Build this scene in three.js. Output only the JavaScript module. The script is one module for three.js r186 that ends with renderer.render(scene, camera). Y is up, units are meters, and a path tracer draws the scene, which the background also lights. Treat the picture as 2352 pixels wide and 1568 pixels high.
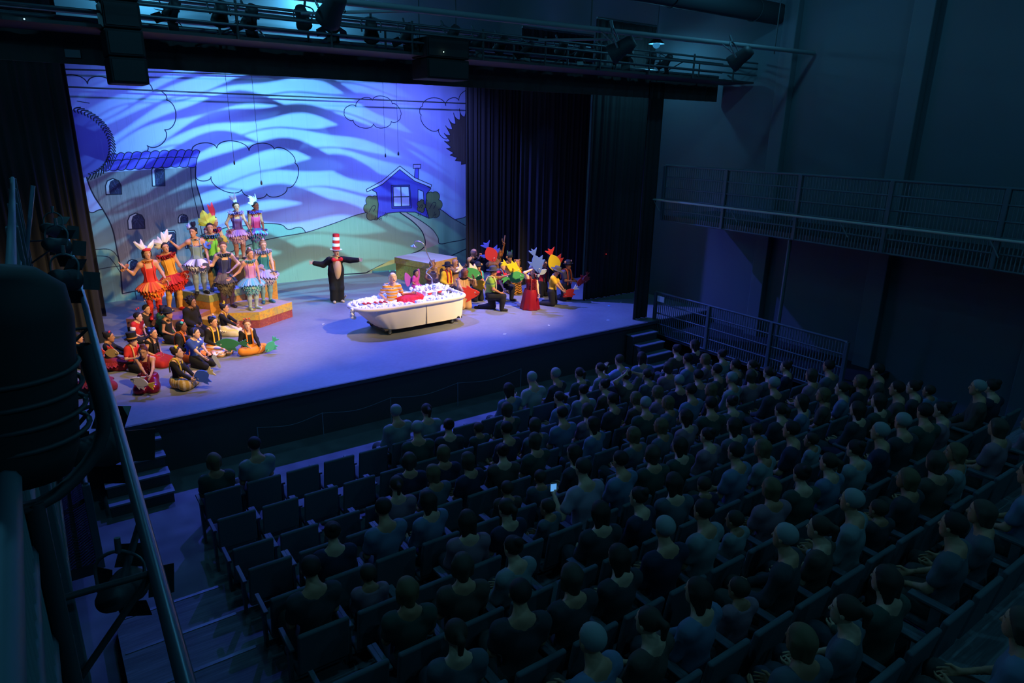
import * as THREE from 'three';
import { mergeGeometries, mergeVertices } from 'three/addons/utils/BufferGeometryUtils.js';
import { RoundedBoxGeometry } from 'three/addons/geometries/RoundedBoxGeometry.js';
import { RectAreaLightUniformsLib } from 'three/addons/lights/RectAreaLightUniformsLib.js';

// ---------------------------------------------------------------- camera, exposure, lights
const scene = new THREE.Scene();
scene.background = new THREE.Color(0x000000);
const camera = new THREE.PerspectiveCamera(53.66, 2352 / 1568, 0.1, 80);
{
  const pitch = THREE.MathUtils.degToRad(17.3), yaw = THREE.MathUtils.degToRad(35.4), roll = THREE.MathUtils.degToRad(1.02);
  const up = new THREE.Vector3(0, 1, 0);
  const fwd = new THREE.Vector3(Math.sin(yaw) * Math.cos(pitch), -Math.sin(pitch), -Math.cos(yaw) * Math.cos(pitch));
  const r0 = new THREE.Vector3(Math.cos(yaw), 0, Math.sin(yaw)), u0 = r0.clone().cross(fwd);
  const r = r0.clone().multiplyScalar(Math.cos(roll)).addScaledVector(u0, Math.sin(roll));
  const u = u0.clone().multiplyScalar(Math.cos(roll)).addScaledVector(r0, -Math.sin(roll));
  camera.quaternion.setFromRotationMatrix(new THREE.Matrix4().makeBasis(r, u, fwd.clone().negate()));
  camera.position.set(0, 4.5, 11.38);
  camera.updateMatrixWorld(); camera.updateProjectionMatrix();
}
const renderer = new THREE.WebGLRenderer({ antialias: true });
renderer.toneMapping = THREE.LinearToneMapping;
renderer.toneMappingExposure = 1.0;
renderer.shadowMap.enabled = true;
RectAreaLightUniformsLib.init();
scene.add(camera);

// unseen stage sources, placed for the light they throw: [name of its fixture's kind, place, aim, colour, candela, half angle (deg), penumbra, source radius in 2 cm steps]
const LAMPS = {
  blueCentre: [[6.5, 6.1, -4.6], [6.2, 0, -2.3], [0.07, 0.11, 1], 265, 55, 0.85, 3],
  blueRight: [[10.2, 6.1, -4.6], [10.6, 0, -2.4], [0.09, 0.13, 1], 250, 52, 0.9, 3],
  blueLeft: [[2.6, 6.1, -4.6], [2.2, 0, -3.2], [0.08, 0.12, 1], 100, 50, 0.9, 3],
  warmRight: [[11.3, 5.75, 2.45], [8.7, 0.4, -4.4], [1, 0.72, 0.38], 380, 25, 0.7, 4],
  warmCentre: [[8.2, 5.7, 2.45], [3.2, 0.6, -4.7], [1, 0.68, 0.33], 270, 23, 0.7, 4],
  warmLeft: [[3.4, 5.75, 2.45], [2.3, 0.5, -3.5], [1, 0.66, 0.31], 150, 24, 0.5, 4],
  skyWashA: [[4.0, 6.2, -5.6], [3.4, 2.9, -9.0], [0.16, 0.23, 1], 62, 55, 1, 4],
  skyWashB: [[9.4, 6.2, -5.6], [10.2, 2.9, -9.0], [0.17, 0.22, 1], 95, 55, 1, 4],
  topGlow: [[7.3, 6.5, -7.5], [7.2, 5.3, -9.0], [0.2, 0.6, 1], 3.2, 36, 1, 4],
  ripple: [[5.3, 5.95, -2.6], [5.9, 2.9, -9.0], [0.2, 0.66, 1], 330, 43, 1, 0.1],
  rippleSecond: [[7.3, 5.95, -2.6], [6.3, 3.0, -9.0], [0.2, 0.66, 1], 40, 43, 1, 0.2],
  curtainBeam: [[12.9, 6.0, -3.9], [12.65, 3.9, -4.9], [0.1, 0.2, 1], 2.2, 16, 1, 3],
};
const BLUE_FILL = { color: [0.12, 0.62, 1], candela: 5.0, places: [[2.5, 7.6, 3], [11.5, 7.6, 3], [4.5, 7.6, 9], [10, 7.6, 9], [1.5, 7.4, 13.4], [6.5, 7.6, 14], [12, 7.6, 14], [-1.2, 6.6, 6], [13.3, 6.6, -1.4], [-0.6, 6.6, -1.6], [3.2, 8.1, -9.4, 2.2], [7.6, 8.1, -9.4, 2.6]] };  // added blue fill, brightening the dark auditorium, wings and back wall
function lightFrom([p, t, c, cd, ang, pen, rad]) {
  const l = new THREE.SpotLight(new THREE.Color().setRGB(...c), cd, 0, THREE.MathUtils.degToRad(ang), pen, 2);
  l.castShadow = true; l.shadow.radius = rad; l.shadow.mapSize.set(2048, 2048);
  l.position.set(...p); l.target.position.set(...t); scene.add(l, l.target);
  return l;
}

// ---------------------------------------------------------------- helpers
const R = THREE.MathUtils.degToRad;
const V = (x, y, z) => new THREE.Vector3(x, y, z);
let seed = 7;
const rnd = () => { seed = (seed * 1664525 + 1013904223) % 4294967296; return seed / 4294967296; };
const rr = (a, b) => a + (b - a) * rnd();
const taken = {};
function numbered(n) { const k = taken[n] = (taken[n] ?? -1) + 1; return k ? n + '_' + String(k).padStart(3, '0') : n; }
const mats = {};
function mat(color, rough = 0.9, o = {}) {
  const key = color + '|' + rough + '|' + JSON.stringify(o);
  return mats[key] ??= new THREE.MeshStandardMaterial({ color, roughness: rough, side: THREE.DoubleSide, ...o });
}
const vmats = {};
function vmat(color = '#ffffff', rough = 0.9, o = {}) { return vmats[color + rough + JSON.stringify(o)] ??= new THREE.MeshStandardMaterial({ color, roughness: rough, vertexColors: true, side: THREE.DoubleSide, ...o }); }
function tag(o, label, category, group) { o.userData.label = label; o.userData.category = category; if (group) o.userData.group = group; return o; }
function thing(name, label, category, [x, y, z] = [0, 0, 0], turn = 0, group) {
  const g = new THREE.Group(); g.name = numbered(name); g.position.set(x, y, z); g.rotation.y = turn;
  scene.add(g); return tag(g, label, category, group);
}
function shadow(m) { m.castShadow = true; m.receiveShadow = true; return m; }
function plain(gs) { return gs.map(g => { g = g.index ? g.toNonIndexed() : g; for (const k of Object.keys(g.attributes)) if (!['position', 'normal'].includes(k)) g.deleteAttribute(k); return g; }); }
function merged(gs) { return Array.isArray(gs) ? (gs.length === 1 ? gs[0] : mergeGeometries(plain(gs))) : gs; }
function part(name, gs, m, parent, label) {
  const o = shadow(new THREE.Mesh(merged(gs), m)); o.name = name; parent.add(o);
  if (label) o.userData.label = label;
  return o;
}
function struct(name, gs, m, parent = scene) {
  const o = shadow(new THREE.Mesh(merged(gs), m)); o.name = parent === scene ? numbered(name) : name; parent.add(o);
  if (parent === scene) o.userData.kind = 'structure';
  return o;
}
function solo(name, gs, m, label, category, group) { const o = shadow(new THREE.Mesh(merged(gs), m)); o.name = numbered(name); scene.add(o); return tag(o, label, category, group); }
function box(w, h, d, x = 0, y = 0, z = 0, bevel = 0) {
  const g = bevel ? new RoundedBoxGeometry(w, h, d, 2, bevel) : new THREE.BoxGeometry(w, h, d);
  return g.translate(x, y, z);
}
const span = (x0, x1, y0, y1, z0, z1, bevel) => box(x1 - x0, y1 - y0, z1 - z0, (x0 + x1) / 2, (y0 + y1) / 2, (z0 + z1) / 2, bevel);
function bar(a, b, r, seg = 8, r2 = r) {
  a = V(...a); b = V(...b); const d = b.clone().sub(a), L = d.length();
  const g = new THREE.CylinderGeometry(r2, r, L, seg); g.translate(0, L / 2, 0);
  g.applyQuaternion(new THREE.Quaternion().setFromUnitVectors(V(0, 1, 0), d.normalize())); return g.translate(a.x, a.y, a.z);
}
function tube(pts, r, n = 24, seg = 6) { return new THREE.TubeGeometry(new THREE.CatmullRomCurve3(pts.map(p => V(...p))), n, r, seg); }
const ball = (r, x, y, z, sx = 1, sy = 1, sz = 1, n = 14) => new THREE.SphereGeometry(r, n, Math.round(n * 0.7)).scale(sx, sy, sz).translate(x, y, z);
const lathe = (pts, n = 28) => new THREE.LatheGeometry(pts.map(p => new THREE.Vector2(...p)), n);
function shape(pts, closed = true, smooth = true) {
  const s = new THREE.Shape();
  if (smooth) { const c = new THREE.CatmullRomCurve3(pts.map(p => V(p[0], p[1], 0)), closed, 'catmullrom', 0.5).getPoints(pts.length * 5); s.setFromPoints(c.map(p => new THREE.Vector2(p.x, p.y))); }
  else s.setFromPoints(pts.map(p => new THREE.Vector2(...p)));
  return s;
}
const slab = (pts, depth, smooth = true, bevel = 0.004) => new THREE.ExtrudeGeometry(shape(pts, true, smooth), { depth, bevelEnabled: bevel > 0, bevelThickness: bevel, bevelSize: bevel, bevelSegments: 1, curveSegments: 4 }).translate(0, 0, -depth / 2);
function prism(poly, y0, y1, bevel = 0.012) {   // a polygon of [x, z] corners, standing from y0 to y1
  const s = new THREE.Shape(poly.map(([x, z]) => new THREE.Vector2(x, -z)));
  return new THREE.ExtrudeGeometry(s, { depth: y1 - y0 - 2 * bevel, bevelEnabled: bevel > 0, bevelThickness: bevel, bevelSize: 0, bevelSegments: 1 }).rotateX(-Math.PI / 2).translate(0, y0 + bevel, 0);
}

// ---------------------------------------------------------------- implicit surfaces: smooth unions of tapered capsules and ellipsoids, meshed by surface nets
const cap = (a, b, ra, rb = ra) => ({ a, b, ra, rb });
const ell = (c, r, B) => ({ c, r, B });
function grow(p, d, s = 1) { return p.a ? cap(p.a, p.b, p.ra * s + d, p.rb * s + d) : ell(p.c, p.r.map(x => x * s + d), p.B); }
function bounds(p) {
  if (p.a) { const m = Math.max(p.ra, p.rb); return [0, 1, 2].map(i => [Math.min(p.a.getComponent(i), p.b.getComponent(i)) - m, Math.max(p.a.getComponent(i), p.b.getComponent(i)) + m]); }
  const m = p.B ? Math.max(...p.r) : 0; return [0, 1, 2].map(i => { const e = p.B ? m : p.r[i]; return [p.c.getComponent(i) - e, p.c.getComponent(i) + e]; });
}
function dist(p, x, y, z) {
  if (p.a) {
    const bx = p.b.x - p.a.x, by = p.b.y - p.a.y, bz = p.b.z - p.a.z, px = x - p.a.x, py = y - p.a.y, pz = z - p.a.z;
    let t = (px * bx + py * by + pz * bz) / (bx * bx + by * by + bz * bz + 1e-9); t = t < 0 ? 0 : t > 1 ? 1 : t;
    const dx = px - bx * t, dy = py - by * t, dz = pz - bz * t; return Math.sqrt(dx * dx + dy * dy + dz * dz) - (p.ra + (p.rb - p.ra) * t);
  }
  let dx = x - p.c.x, dy = y - p.c.y, dz = z - p.c.z;
  if (p.B) { const [u, v, w] = p.B, a = dx * u.x + dy * u.y + dz * u.z, b = dx * v.x + dy * v.y + dz * v.z, c = dx * w.x + dy * w.y + dz * w.z; dx = a; dy = b; dz = c; }
  const [rx, ry, rz] = p.r, k0 = Math.sqrt((dx / rx) ** 2 + (dy / ry) ** 2 + (dz / rz) ** 2), k1 = Math.sqrt((dx / rx / rx) ** 2 + (dy / ry / ry) ** 2 + (dz / rz / rz) ** 2);
  return k1 < 1e-9 ? -Math.min(rx, ry, rz) : k0 * (k0 - 1) / k1;
}
// groups: [{prims, k}] are joined; cuts: functions (x,y,z) that are positive outside; subs: primitives taken away
function blob(groups, cell, { cuts = [], subs = [], color, k = 0.03 } = {}) {
  if (!groups[0].prims) groups = [{ prims: groups, k }];
  const lo = [1e9, 1e9, 1e9], hi = [-1e9, -1e9, -1e9];
  for (const g of groups) for (const p of g.prims) bounds(p).forEach(([a, b], i) => { lo[i] = Math.min(lo[i], a); hi[i] = Math.max(hi[i], b); });
  for (let i = 0; i < 3; i++) { lo[i] -= 2.5 * cell; hi[i] += 2.5 * cell; }
  const n = [0, 1, 2].map(i => Math.ceil((hi[i] - lo[i]) / cell) + 1), [nx, ny, nz] = n, F = new Float32Array(nx * ny * nz).fill(1);
  for (const g of groups) for (const p of g.prims) {
    const b = bounds(p), m = g.k + 2.2 * cell, kk = g.k;
    const s = b.map(([a], i) => Math.max(0, Math.floor((a - m - lo[i]) / cell))), e = b.map(([, c], i) => Math.min(n[i] - 1, Math.ceil((c + m - lo[i]) / cell)));
    for (let z = s[2]; z <= e[2]; z++) for (let y = s[1]; y <= e[1]; y++) for (let x = s[0], at = s[0] + nx * (y + ny * z); x <= e[0]; x++, at++) {
      const d = dist(p, lo[0] + x * cell, lo[1] + y * cell, lo[2] + z * cell), f = F[at], h = kk - Math.abs(d - f);
      F[at] = Math.min(d, f) - (h > 0 ? h * h / (4 * kk) : 0);
    }
  }
  if (cuts.length || subs.length) for (let z = 0, at = 0; z < nz; z++) for (let y = 0; y < ny; y++) for (let x = 0; x < nx; x++, at++) {
    if (F[at] > 2 * cell) continue;
    const X = lo[0] + x * cell, Y = lo[1] + y * cell, Z = lo[2] + z * cell; let f = F[at];
    for (const c of cuts) f = Math.max(f, c(X, Y, Z));
    for (const p of subs) f = Math.max(f, -dist(p, X, Y, Z));
    F[at] = f;
  }
  const id = new Int32Array(F.length).fill(-1), pos = [], idx = [], off = [0, 1, nx, nx + 1, nx * ny, nx * ny + 1, nx * ny + nx, nx * ny + nx + 1];
  const E = [[0, 1], [2, 3], [4, 5], [6, 7], [0, 2], [1, 3], [4, 6], [5, 7], [0, 4], [1, 5], [2, 6], [3, 7]];
  for (let z = 0; z < nz - 1; z++) for (let y = 0; y < ny - 1; y++) for (let x = 0, at = nx * (y + ny * z); x < nx - 1; x++, at++) {
    let mask = 0; for (let i = 0; i < 8; i++) if (F[at + off[i]] < 0) mask |= 1 << i;
    if (mask === 0 || mask === 255) continue;
    let sx = 0, sy = 0, sz = 0, c = 0;
    for (const [p, q] of E) {
      if (((mask >> p) & 1) === ((mask >> q) & 1)) continue;
      const a = F[at + off[p]], b = F[at + off[q]], t = a / (a - b);
      sx += (p & 1) + t * ((q & 1) - (p & 1)); sy += ((p >> 1) & 1) + t * (((q >> 1) & 1) - ((p >> 1) & 1)); sz += (p >> 2) + t * ((q >> 2) - (p >> 2)); c++;
    }
    id[at] = pos.length / 3; pos.push(lo[0] + (x + sx / c) * cell, lo[1] + (y + sy / c) * cell, lo[2] + (z + sz / c) * cell);
  }
  const quad = (a, b, c, d, flip) => { if (a < 0 || b < 0 || c < 0 || d < 0) return; flip ? idx.push(a, c, b, a, d, c) : idx.push(a, b, c, a, c, d); };
  for (let z = 1; z < nz - 1; z++) for (let y = 1; y < ny - 1; y++) for (let x = 1, at = 1 + nx * (y + ny * z); x < nx - 1; x++, at++) {
    const s = F[at] < 0;
    if (s !== F[at + 1] < 0) quad(id[at - nx - nx * ny], id[at - nx * ny], id[at], id[at - nx], !s);
    if (s !== F[at + nx] < 0) quad(id[at - 1 - nx * ny], id[at - 1], id[at], id[at - nx * ny], !s);
    if (s !== F[at + nx * ny] < 0) quad(id[at - 1 - nx], id[at - nx], id[at], id[at - 1], !s);
  }
  const g = new THREE.BufferGeometry();
  g.setAttribute('position', new THREE.Float32BufferAttribute(pos, 3)); g.setIndex(idx); g.computeVertexNormals();
  if (color) { const c = []; for (let i = 0; i < pos.length; i += 3) c.push(...color(pos[i], pos[i + 1], pos[i + 2])); g.setAttribute('color', new THREE.Float32BufferAttribute(c, 3)); }
  return g;
}
// ---------------------------------------------------------------- people
const lin = hex => new THREE.Color(hex).toArray();
const HEADS = {};
function headTemplate(mouth) {   // one unit tall: chin at y -0.5, crown at y 0.5, face towards +z; colours multiply the skin
  if (HEADS[mouth]) return HEADS[mouth];
  const sub = [ell(V(0.135, 0.03, 0.40), [0.075, 0.05, 0.06]), ell(V(-0.135, 0.03, 0.40), [0.075, 0.05, 0.06])];
  if (mouth === 'open') sub.push(ell(V(0, -0.25, 0.36), [0.075, 0.07, 0.1]));
  const eyes = [-1, 1].map(s => ell(V(s * 0.135, 0.025, 0.305), [0.06, 0.05, 0.05]));
  const g = blob([
    { k: 0.12, prims: [ell(V(0, 0.14, -0.05), [0.335, 0.355, 0.40]), ell(V(0, -0.16, 0.07), [0.255, 0.33, 0.285]), ell(V(0, -0.38, 0.2), [0.12, 0.1, 0.12])] },
    { k: 0.05, prims: [cap(V(0, 0.04, 0.345), V(0, -0.1, 0.405), 0.035, 0.055), ell(V(0, -0.22, 0.335), [0.085, 0.02, 0.03]), ell(V(0, -0.275, 0.325), [0.075, 0.022, 0.03]), cap(V(0.08, 0.11, 0.325), V(0.2, 0.11, 0.26), 0.022), cap(V(-0.08, 0.11, 0.325), V(-0.2, 0.11, 0.26), 0.022)] },
    { k: 0.03, prims: [ell(V(0.335, -0.02, -0.03), [0.04, 0.11, 0.07]), ell(V(-0.335, -0.02, -0.03), [0.04, 0.11, 0.07])] },
    { k: 0.04, prims: [cap(V(0, -0.3, -0.06), V(0, -0.62, -0.08), 0.17, 0.18)] },
  ], 0.036, { subs: sub, color: (x, y, z) => {
    const a = Math.abs(x);
    if (z > 0.2 && Math.hypot((a - 0.135) / 0.06, (y - 0.03) / 0.042) < 1) return Math.hypot(a - 0.135, y - 0.03) < 0.034 ? [0.06, 0.05, 0.05] : [1.25, 1.7, 2.1];
    if (z > 0.2 && a > 0.05 && a < 0.22 && y > 0.1 && y < 0.15) return [0.22, 0.16, 0.15];
    if (z > 0.24 && Math.hypot(x / 0.095, (y + 0.247) / 0.05) < 1) return mouth === 'open' && Math.hypot(x / 0.06, (y + 0.25) / 0.05) < 1 ? [0.18, 0.05, 0.05] : [0.85, 0.45, 0.45];
    if (z > 0.15 && Math.hypot(a - 0.2, y + 0.12) < 0.08) return [1.02, 0.88, 0.85];
    return [1, 1, 1];
  } });
  return HEADS[mouth] = g;
}
const HANDS = {};
function handTemplate(kind, left) {   // one unit long, wrist at the origin, fingers along +y, palm towards +z, thumb at +x (right hand)
  const key = kind + left; if (HANDS[key]) return HANDS[key];
  const grip = kind === 'grip' ? 1 : kind === 'spread' ? 0.05 : 0.3, spread = kind === 'spread' ? 1.7 : kind === 'grip' ? 0.5 : 1;
  const fingers = [[0.15, 0.44, 0.12], [0.05, 0.5, 0.035], [-0.05, 0.46, -0.035], [-0.145, 0.36, -0.13]].map(([x, L, sp]) => {
    const a = V(x, 0.46, 0), pr = []; let p = a, ang = grip * 0.35;
    for (const [f, r0, r1] of [[0.45, 0.056, 0.05], [0.32, 0.05, 0.045], [0.23, 0.045, 0.036]]) {
      const q = p.clone().add(V(sp * spread * f * Math.cos(ang) * 1.6, Math.cos(ang) * f, Math.sin(ang) * f).multiplyScalar(L)); pr.push(cap(p, q, r0, r1)); p = q; ang += grip * 1.1;
    }
    return { k: 0.01, prims: pr };
  });
  const t0 = V(0.1, 0.16, 0.03), t1 = V(0.24 + 0.06 * spread, 0.34, 0.06 + grip * 0.12), t2 = V(0.27 + 0.12 * spread - grip * 0.14, 0.5, 0.08 + grip * 0.2);
  let g = blob([{ k: 0.08, prims: [ell(V(0.02, 0.27, 0), [0.2, 0.25, 0.085]), cap(V(0, -0.12, 0), V(0, 0.12, 0), 0.125, 0.12), cap(V(0.12, 0.44, 0), V(-0.12, 0.42, 0), 0.07)] }, ...fingers, { k: 0.04, prims: [cap(t0, t1, 0.085, 0.06), cap(t1, t2, 0.06, 0.045)] }], 0.038, { color: () => [1, 1, 1] });
  if (left) { g.scale(-1, 1, 1); const i = g.index.array; for (let k = 0; k < i.length; k += 3) { const a = i[k]; i[k] = i[k + 1]; i[k + 1] = a; } g.computeVertexNormals(); }
  return HANDS[key] = g;
}
const HAIRS = {};
function hairTemplate(style) {   // in the head's unit frame
  if (HAIRS[style]) return HAIRS[style];
  const skull = [ell(V(0, 0.16, -0.07), [0.365, 0.385, 0.425])], pr = [{ k: 0.1, prims: skull }];
  let cut = (x, y, z) => Math.max((z - 0.16) * 0.86 - (y - 0.2) * 0.5, -0.28 - y);
  const add = (k, ...prims) => pr.push({ k, prims });
  if (style === 'bun') add(0.05, ell(V(0, 0.42, -0.34), [0.2, 0.2, 0.2]));
  if (style === 'topbun') add(0.04, ell(V(0, 0.56, -0.08), [0.19, 0.15, 0.19]));
  if (style === 'pony') add(0.07, cap(V(0, 0.3, -0.42), V(0, 0.22, -0.62), 0.12, 0.13), cap(V(0, 0.22, -0.62), V(0.05, -0.55, -0.62), 0.13, 0.06));
  if (style === 'long') { add(0.12, cap(V(0.14, 0.1, -0.28), V(0.2, -0.95, -0.3), 0.22, 0.13), cap(V(-0.14, 0.1, -0.28), V(-0.2, -0.95, -0.3), 0.22, 0.13), cap(V(0.34, 0.1, -0.05), V(0.34, -0.7, -0.08), 0.08, 0.07), cap(V(-0.34, 0.1, -0.05), V(-0.34, -0.7, -0.08), 0.08, 0.07)); cut = (x, y, z) => (z - 0.16) * 0.86 - (y - 0.2) * 0.5; }
  if (style === 'bob') { add(0.12, cap(V(0.28, 0.1, -0.12), V(0.3, -0.42, -0.06), 0.16, 0.14), cap(V(-0.28, 0.1, -0.12), V(-0.3, -0.42, -0.06), 0.16, 0.14), cap(V(0, 0.1, -0.3), V(0, -0.4, -0.28), 0.24, 0.2)); cut = (x, y, z) => (z - 0.18) * 0.86 - (y - 0.2) * 0.5; }
  if (style === 'wild') { add(0.08, ell(V(0, 0.2, -0.12), [0.5, 0.5, 0.48])); for (let i = 0; i < 26; i++) { const a = i * 2.4, e = -0.2 + 1.5 * (i / 26), d = V(Math.cos(a) * Math.cos(e), Math.sin(e), Math.sin(a) * Math.cos(e) * 0.9 - 0.15); add(0.03, cap(V(0, 0.2, -0.1).addScaledVector(d, 0.4), V(0, 0.2, -0.1).addScaledVector(d, 0.62 + 0.2 * ((i * 7) % 5) / 5), 0.09, 0.02)); } cut = (x, y, z) => (z - 0.2) * 0.9 - (y - 0.25) * 0.35; }
  if (style === 'hood') { pr.length = 0; add(0.1, ell(V(0, 0.1, -0.05), [0.44, 0.47, 0.47]), cap(V(0, -0.2, -0.05), V(0, -0.55, -0.08), 0.36, 0.34)); cut = (x, y, z) => z > 0 ? 0.02 - Math.max(0, Math.hypot(x / 0.27, (y + 0.03) / 0.37) - 1) * 0.3 : -1; }
  return HAIRS[style] = blob(pr, 0.045, { cuts: [cut] });
}
const HIP_TO_HEAD = 0.5;
const SEAT = { stand: 0.5, heels: 0.13, cross: 0.075, kneel: 0.285, lunge: 0.285, chair: 0.27 };
// a person in their own frame: feet at y 0, facing +z, their left hand side at +x
function person(o) {
  const pose = o.pose ?? 'stand', h = o.h ?? o.top / (SEAT[pose] + HIP_TO_HEAD), turn = R(o.turn ?? 0), headH = o.headH ?? 0.06 * h + 0.137;
  const g = thing('person', o.label, o.category ?? 'person', o.at, turn, o.group);
  const local = w => w && V(...w).applyAxisAngle(V(0, 1, 0), -turn);
  const lean = o.lean ?? [0, 0], upv = V(lean[0], 1, lean[1]).normalize(), side = V(1, 0, 0).applyAxisAngle(V(0, 1, 0), R(o.twist ?? 0));
  side.addScaledVector(upv, -side.dot(upv)).normalize(); const front = side.clone().cross(upv), B = [side, upv, front];
  const at = (base, s, u, f) => base.clone().addScaledVector(side, s * h).addScaledVector(upv, u * h).addScaledVector(front, f * h);
  const hip = V(0, SEAT[pose] * h, pose === 'heels' ? -0.09 * h : 0).add(V(...(o.shift ?? [0, 0, 0])));
  const neck = at(hip, 0, 0.315, 0), hb = new THREE.Matrix4().makeRotationFromEuler(new THREE.Euler(R(o.nod ?? 0), R(o.look ?? 0), R(o.tilt ?? 0), 'YXZ'));
  const hc = at(neck, 0, 0, 0.012).add(V(0, 0.185 * h - headH / 2, 0).add(V(lean[0], 0, lean[1]).multiplyScalar(0.05 * h))).add(V(0, 0, 0.03 * h).applyMatrix4(hb));
  const HM = new THREE.Matrix4().makeTranslation(hc.x, hc.y, hc.z).multiply(hb).multiply(new THREE.Matrix4().makeScale(headH, headH, headH));
  const fat = o.fat ?? 1, J = { hip, neck, hc, h, B, HM, headH };
  // legs
  const legs = [];
  [1, -1].forEach((s, i) => {
    const H = hip.clone().add(V(s * 0.05 * h, -0.005 * h, 0)); let K, A, T;
    const f = (o.feet ?? [])[i] ?? [0, 0];
    if (pose === 'stand') { A = V(s * 0.055 * h + f[0], 0.045 * h, f[1] - 0.01 * h); K = H.clone().lerp(A, 0.52).add(V(s * 0.006 * h, 0, 0.022 * h)); T = A.clone().add(V(s * 0.025 * h, -0.027 * h, 0.095 * h)); }
    if (pose === 'chair') { K = V(s * 0.075 * h, 0.275 * h, 0.25 * h); A = V(s * 0.07 * h, 0.045 * h, 0.26 * h); T = A.clone().add(V(0, -0.025 * h, 0.09 * h)); }
    if (pose === 'heels') { K = V(s * 0.085 * h, 0.055 * h, 0.15 * h); A = V(s * 0.065 * h, 0.035 * h, -0.1 * h); T = A.clone().add(V(0, -0.005 * h, -0.08 * h)); }
    if (pose === 'cross') { K = V(s * 0.19 * h, 0.085 * h, 0.16 * h); A = V(-s * 0.055 * h, 0.045 * h + (s > 0 ? 0.03 * h : 0), 0.2 * h); T = A.clone().add(V(-s * 0.075 * h, -0.01 * h, 0.01 * h)); }
    if (pose === 'kneel' || (pose === 'lunge' && s !== (o.front ?? 1))) { K = V(s * 0.075 * h, 0.05 * h, 0.04 * h + f[1]); A = V(s * 0.07 * h, 0.035 * h, -0.2 * h); T = A.clone().add(V(0, -0.01 * h, -0.08 * h)); }
    if (pose === 'lunge' && s === (o.front ?? 1)) { K = V(s * 0.09 * h + f[0] * 0.5, 0.28 * h, 0.23 * h); A = V(s * 0.09 * h + f[0], 0.045 * h, 0.21 * h); T = A.clone().add(V(0, -0.025 * h, 0.09 * h)); }
    legs.push({ H, K, A, T, thigh: cap(H, K, 0.056 * h * fat, 0.037 * h * fat), calf: [cap(K, K.clone().lerp(A, 0.35), 0.034 * h * fat, 0.035 * h * fat), cap(K.clone().lerp(A, 0.35), A, 0.035 * h * fat, 0.021 * h)], foot: [cap(A.clone().add(V(0, -0.02 * h, 0)), T, 0.024 * h, 0.019 * h)] });
  });
  // arms
  const arms = [];
  [1, -1].forEach((s, i) => {
    const S = at(neck, s * 0.098, -0.03, 0); let W = local(i === 0 ? o.lh : o.rh); const l1 = 0.165 * h, l2 = 0.15 * h;
    if (!W) W = pose === 'stand' ? at(S, s * 0.05, -0.3, 0.03) : pose === 'chair' ? V(s * 0.06 * h, 0.34 * h, 0.16 * h).add(V(0, 0, 0)) : at(S, s * -0.03, -0.235, 0.1);
    const dv = W.clone().sub(S); let D = dv.length(); const dn = dv.clone().normalize(); if (D > (l1 + l2) * 0.995) { D = (l1 + l2) * 0.995; W = S.clone().addScaledVector(dn, D); } if (D < 0.09 * h) D = 0.09 * h;
    const c = (l1 * l1 - l2 * l2 + D * D) / (2 * D), e = Math.sqrt(Math.max(0, l1 * l1 - c * c)), pole = (o.pole && o.pole[i] ? V(...o.pole[i]) : V(s * 0.55, -1, -0.35)); pole.addScaledVector(dn, -pole.dot(dn)).normalize();
    const E = S.clone().addScaledVector(dn, c).addScaledVector(pole, e), y = W.clone().sub(E).normalize();
    const z = (o.palm && o.palm[i] ? V(...o.palm[i]) : V(-s * 0.8, 0, 0.3)); z.addScaledVector(y, -z.dot(y)).normalize(); const x = y.clone().cross(z);
    const L = 0.105 * h + 0.005, M = new THREE.Matrix4().makeBasis(x.multiplyScalar(L), y.clone().multiplyScalar(L), z.multiplyScalar(L)).setPosition(W.clone().addScaledVector(y, -0.004));
    arms.push({ S, E, W, y, M, upper: cap(S, E, 0.029 * h * fat, 0.022 * h * fat), fore: cap(E, W, 0.0225 * h * fat, 0.0145 * h), hand: handTemplate((o.hand ?? [])[i] ?? 'rest', s > 0).clone().applyMatrix4(M) });
  });
  Object.assign(J, { legs, arms, at });
  const torso = [ell(at(hip, 0, 0.03, -0.004), [0.088 * h * fat, 0.075 * h, 0.066 * h * fat], B), ell(at(hip, 0, 0.12, 0.002), [0.072 * h * fat, 0.085 * h, 0.054 * h * fat], B), ell(at(hip, 0, 0.21, 0), [0.09 * h * fat, 0.085 * h, 0.062 * h * fat], B), cap(arms[0].S, arms[1].S, 0.029 * h), ...arms.map((a, i) => cap(at(neck, (i ? -1 : 1) * 0.018, 0.022, -0.012), a.S, 0.026 * h, 0.024 * h))];
  const core = torso.slice(0, 3);
  J.torso = torso;
  const neckCap = cap(at(neck, 0, -0.03, -0.006), hc.clone().add(V(0, -headH * 0.3, 0)), 0.035 * h, 0.031 * h), cell = o.cell ?? 0.0145;
  const bodyGroups = [{ k: 0.035 * h, prims: [...torso, neckCap] }, ...arms.map(a => ({ k: 0.022 * h, prims: [a.upper, a.fore] })), ...legs.map(l => ({ k: 0.022 * h, prims: [l.thigh, ...l.calf, ...l.foot] }))];
  const bg = blob(bodyGroups, cell, { color: () => [1, 1, 1] });
  const head = headTemplate(o.mouth ?? 'shut').clone().applyMatrix4(HM);
  const all = [bg, head, ...arms.map(a => a.hand)].map(q => { const c = q.clone(); for (const k of Object.keys(c.attributes)) if (!['position', 'normal', 'color'].includes(k)) c.deleteAttribute(k); return c; });
  part('body', [mergeGeometries(all)], vmat(o.skin ?? '#c98f68', 0.62), g);
  if (o.hair) part(o.hood ? 'hood' : 'hair', [hairTemplate(o.hair).clone().applyMatrix4(HM)], mat(o.hairColor ?? '#1d1410', 0.75), g);
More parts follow.
